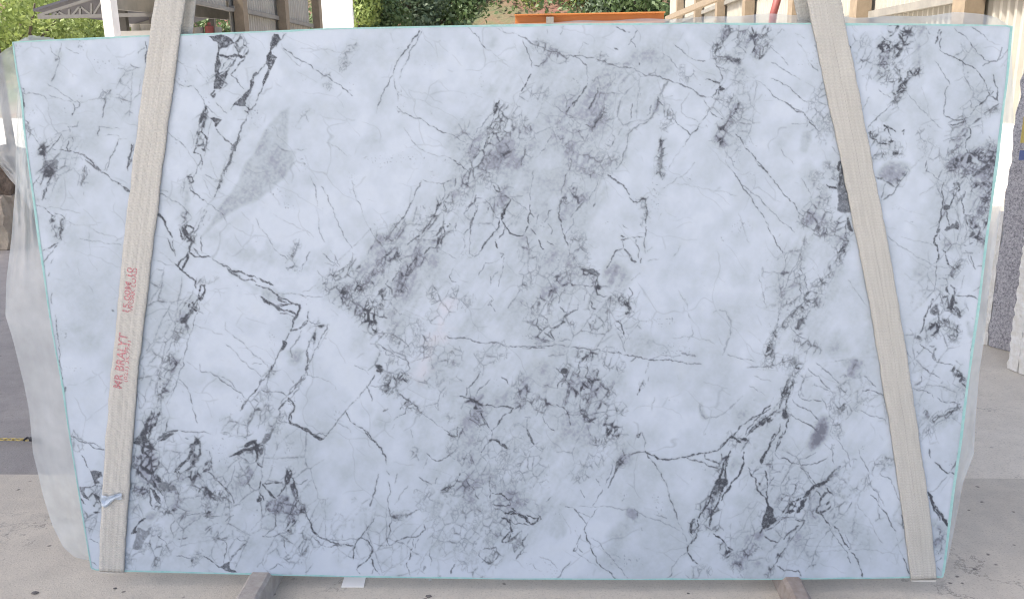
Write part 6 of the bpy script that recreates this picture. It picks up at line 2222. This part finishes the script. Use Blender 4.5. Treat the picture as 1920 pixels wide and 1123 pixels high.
# ------------------------------------------------------------------ hillside and trees
def leaf_mat(name, a_, b_):
    m = bpy.data.materials.new(name); m.use_nodes = True; n = m.node_tree.nodes; L = m.node_tree.links; p = n['Principled BSDF']; p.inputs['Roughness'].default_value = .6
    tn = n.new('ShaderNodeTexNoise'); tn.inputs['Scale'].default_value = 1.2; tn.inputs['Detail'].default_value = 5; tc = n.new('ShaderNodeTexCoord'); L.new(tc.outputs['Object'], tn.inputs['Vector'])
    cr = n.new('ShaderNodeValToRGB'); L.new(tn.outputs['Fac'], cr.inputs[0]); cr.color_ramp.elements[0].position = .35; cr.color_ramp.elements[0].color = (*a_, 1); cr.color_ramp.elements[1].position = .68; cr.color_ramp.elements[1].color = (*b_, 1)
    L.new(cr.outputs[0], p.inputs['Base Color'])
    tl = n.new('ShaderNodeBsdfTranslucent'); L.new(cr.outputs[0], tl.inputs[0]); mx = n.new('ShaderNodeMixShader'); mx.inputs[0].default_value = .3
    L.new(p.outputs[0], mx.inputs[1]); L.new(tl.outputs[0], mx.inputs[2]); L.new(mx.outputs[0], n['Material Output'].inputs[0]); return m
m_lf = [leaf_mat('bright leaves', (.17, .23, .05), (.27, .33, .10)), leaf_mat('mid leaves', (.06, .10, .035), (.11, .165, .06)), leaf_mat('dark leaves', (.07, .105, .06), (.12, .165, .095))]
m_bark = mat('bark', (.11, .085, .065), .9, (8, .7, (.07, .055, .045)), (20, .6, .02))
def tree(px, py, Y, cw, chh, kind, lab, n=3500, leaf=.14, seed=0, trunk=True):
    """px, py: where the middle of the crown shows; cw, chh: crown width and height in metres"""
    c_ = atY(px, py, Y); rg = np.random.default_rng(seed); t_ = thing('broadleaf_tree', lab, 'tree', (c_.x, c_.y, 0), 'trees beyond the shed')
    nc = 16; cc = rg.normal(size=(nc, 3)); cc /= np.linalg.norm(cc, axis=1)[:, None]; cc *= rg.random((nc, 1))**.4
    cc = cc*[cw*.42, cw*.42, chh*.42]; rad = (.20+.16*rg.random(nc))*min(cw, chh)
    k = rg.integers(0, nc, n); dirs = rg.normal(size=(n, 3)); dirs /= np.linalg.norm(dirs, axis=1)[:, None]
    P0 = cc[k]+dirs*(rad[k]*(.62+.45*rg.random(n)))[:, None]+np.array(c_)
    t1 = rg.normal(size=(n, 3)); t1 = np.cross(t1, dirs); t1 /= np.linalg.norm(t1, axis=1)[:, None]+1e-6; t2 = np.cross(dirs+.6*rg.normal(size=(n, 3)), t1); t2 /= np.linalg.norm(t2, axis=1)[:, None]
    sz = leaf*(.6+.8*rg.random((n, 1)))
    v = np.stack([P0-t1*sz, P0-t2*sz*.5, P0+t1*sz, P0+t2*sz*.5], 1).reshape(-1, 3)
    f = np.arange(4*n).reshape(-1, 4)
    o = obj('crown', v.tolist(), f.tolist(), m_lf[kind], t_)
    if trunk:
        mb = MB(); b0_ = Vector((c_.x, c_.y, 0)); mb.tube([b0_, b0_+Vector((.1, 0, c_.z*.4)), b0_+Vector((-.05, 0, c_.z*.75)), Vector(c_)], [cw*.045, cw*.035, cw*.028, cw*.012], 8)
        for q in range(5):
            e_ = Vector(cc[q])+Vector(c_); s_ = b0_+Vector((0, 0, c_.z*(.55+.06*q))); mb.tube([s_, (s_+e_)/2+Vector((0, 0, .2)), e_], [cw*.02, cw*.013, cw*.006], 6)
        mb.build('trunk', m_bark, t_, True)
def trees(lst, base):
    for i, (px, py, dep, cw, chh, kd, lb, n, lf) in enumerate(lst): tree(px, py, CAM.y+dep, cw, chh, kd, lb, n, lf, base+i)
trees([(40, 40, 33, 5, 4, 0, 'bright yellow green tree at the upper left corner, left of the canopy tip', 6000, .10),
       (110, 52, 38, 5.5, 3, 0, 'bright leafy tree below the steel truss at the left', 6000, .10),
       (165, 50, 40, 5, 3, 0, 'bright leafy tree just left of the white column', 5000, .10),
       (85, 5, 46, 6, 5, 0, 'pale tree rising above the canopy roof at the left', 4500, .13),
       (205, 48, 48, 6, 4, 0, 'pale green tree directly behind the white column', 3000, .14),
       (430, 50, 42, 5, 3, 1, 'green tree seen through the open bay right of the left strap', 4000, .10),
       (672, 20, 60, 3.0, 8, 0, 'sunlit yellow green tree beside the white gable wall', 4500, .15),
       (716, 8, 62, 4, 8, 1, 'rounded mid green tree, second from the white gable wall', 4500, .15),
       (765, 0, 66, 5, 9, 2, 'dark green tree at the foot of the hillside, third from the gable wall', 4500, .16)], 10)
trees([(830, 2, 70, 6.5, 6, 1, 'wide green tree above the red earth cutting', 5000, .17),
       (900, -2, 72, 6, 6, 1, 'green tree over the middle of the red earth cutting', 4500, .17),
       (960, 10, 74, 6, 6, 2, 'dull dark tree left of the end of the orange girder', 4500, .17),
       (1030, 6, 70, 5.5, 6, 0, 'brown green sparse tree above the left part of the orange girder', 4000, .16),
       (1095, 4, 68, 5, 7, 0, 'light green tree above the middle of the orange girder', 4500, .16),
       (1150, 10, 66, 5, 7, 2, 'dark rounded tree above the orange girder, left of the last one', 4500, .16),
       (1210, 6, 64, 5.5, 8, 1, 'grey green tree above the right end of the orange girder', 5000, .16)], 40)
m_hill = mat('red earth and scrub', (.13, .055, .042), .95, (.25, 1., (.06, .085, .035)), (3, .8, .1))
hv = []; hf = []; rg = np.random.default_rng(9); hn, hm = 80, 24
for j in range(hm):
    for i in range(hn):
        xx = -70+140*i/(hn-1); yy = CAM.y+58+60*j/(hm-1); zz = -.5+ (j/(hm-1))**.8*26+2.0*math.sin(xx*.13+1)*(j > 1)+rg.uniform(-.5, .5)*(j > 0)
        hv.append((xx, yy, zz))
hf = [(j*hn+i, j*hn+i+1, (j+1)*hn+i+1, (j+1)*hn+i) for j in range(hm-1) for i in range(hn-1)]
tag(obj('hillside', hv, hf, m_hill, None, True), kind='structure')
# undergrowth on the hill: nobody could count it
n = 60000; gx = rg.uniform(-55, 55, n); gj = rg.random(n); gyy = CAM.y+60+50*gj
gz_ = -.5+((gyy-CAM.y-58)/60)**.8*26+2.0*np.sin(gx*.13+1)+rg.uniform(.2, 2.0, n)
keep = (np.sin(gx*.5)+np.sin(gyy*.7+gx*.2)+rg.normal(size=n)*.7) > -.5
gx, gyy, gz_ = gx[keep], gyy[keep], gz_[keep]; n = len(gx)
t1 = rg.normal(size=(n, 3)); t1 /= np.linalg.norm(t1, axis=1)[:, None]; t2 = np.cross(t1, rg.normal(size=(n, 3))); t2 /= np.linalg.norm(t2, axis=1)[:, None]
P0 = np.stack([gx, gyy, gz_], 1); v = np.stack([P0-t1*.22, P0-t2*.14, P0+t1*.22, P0+t2*.14], 1).reshape(-1, 3)
tag(obj('undergrowth', v.tolist(), np.arange(4*n).reshape(-1, 4).tolist(), m_lf[1]), kind='stuff')
# rough trunk at the left margin
tr_ = atY(-3, 120, 8); tag(MB().tube([Vector((tr_.x, 8, 0)), Vector((tr_.x, 8, 1.2)), Vector((tr_.x+.0, 8, atY(0, 95, 8).z)), Vector((tr_.x-.01, 8, atY(0, 62, 8).z))], [.06, .05, .05, .035], 9).build('wooden_post', m_bark, None), 'rough brown wooden post at the left margin above the film', 'post')
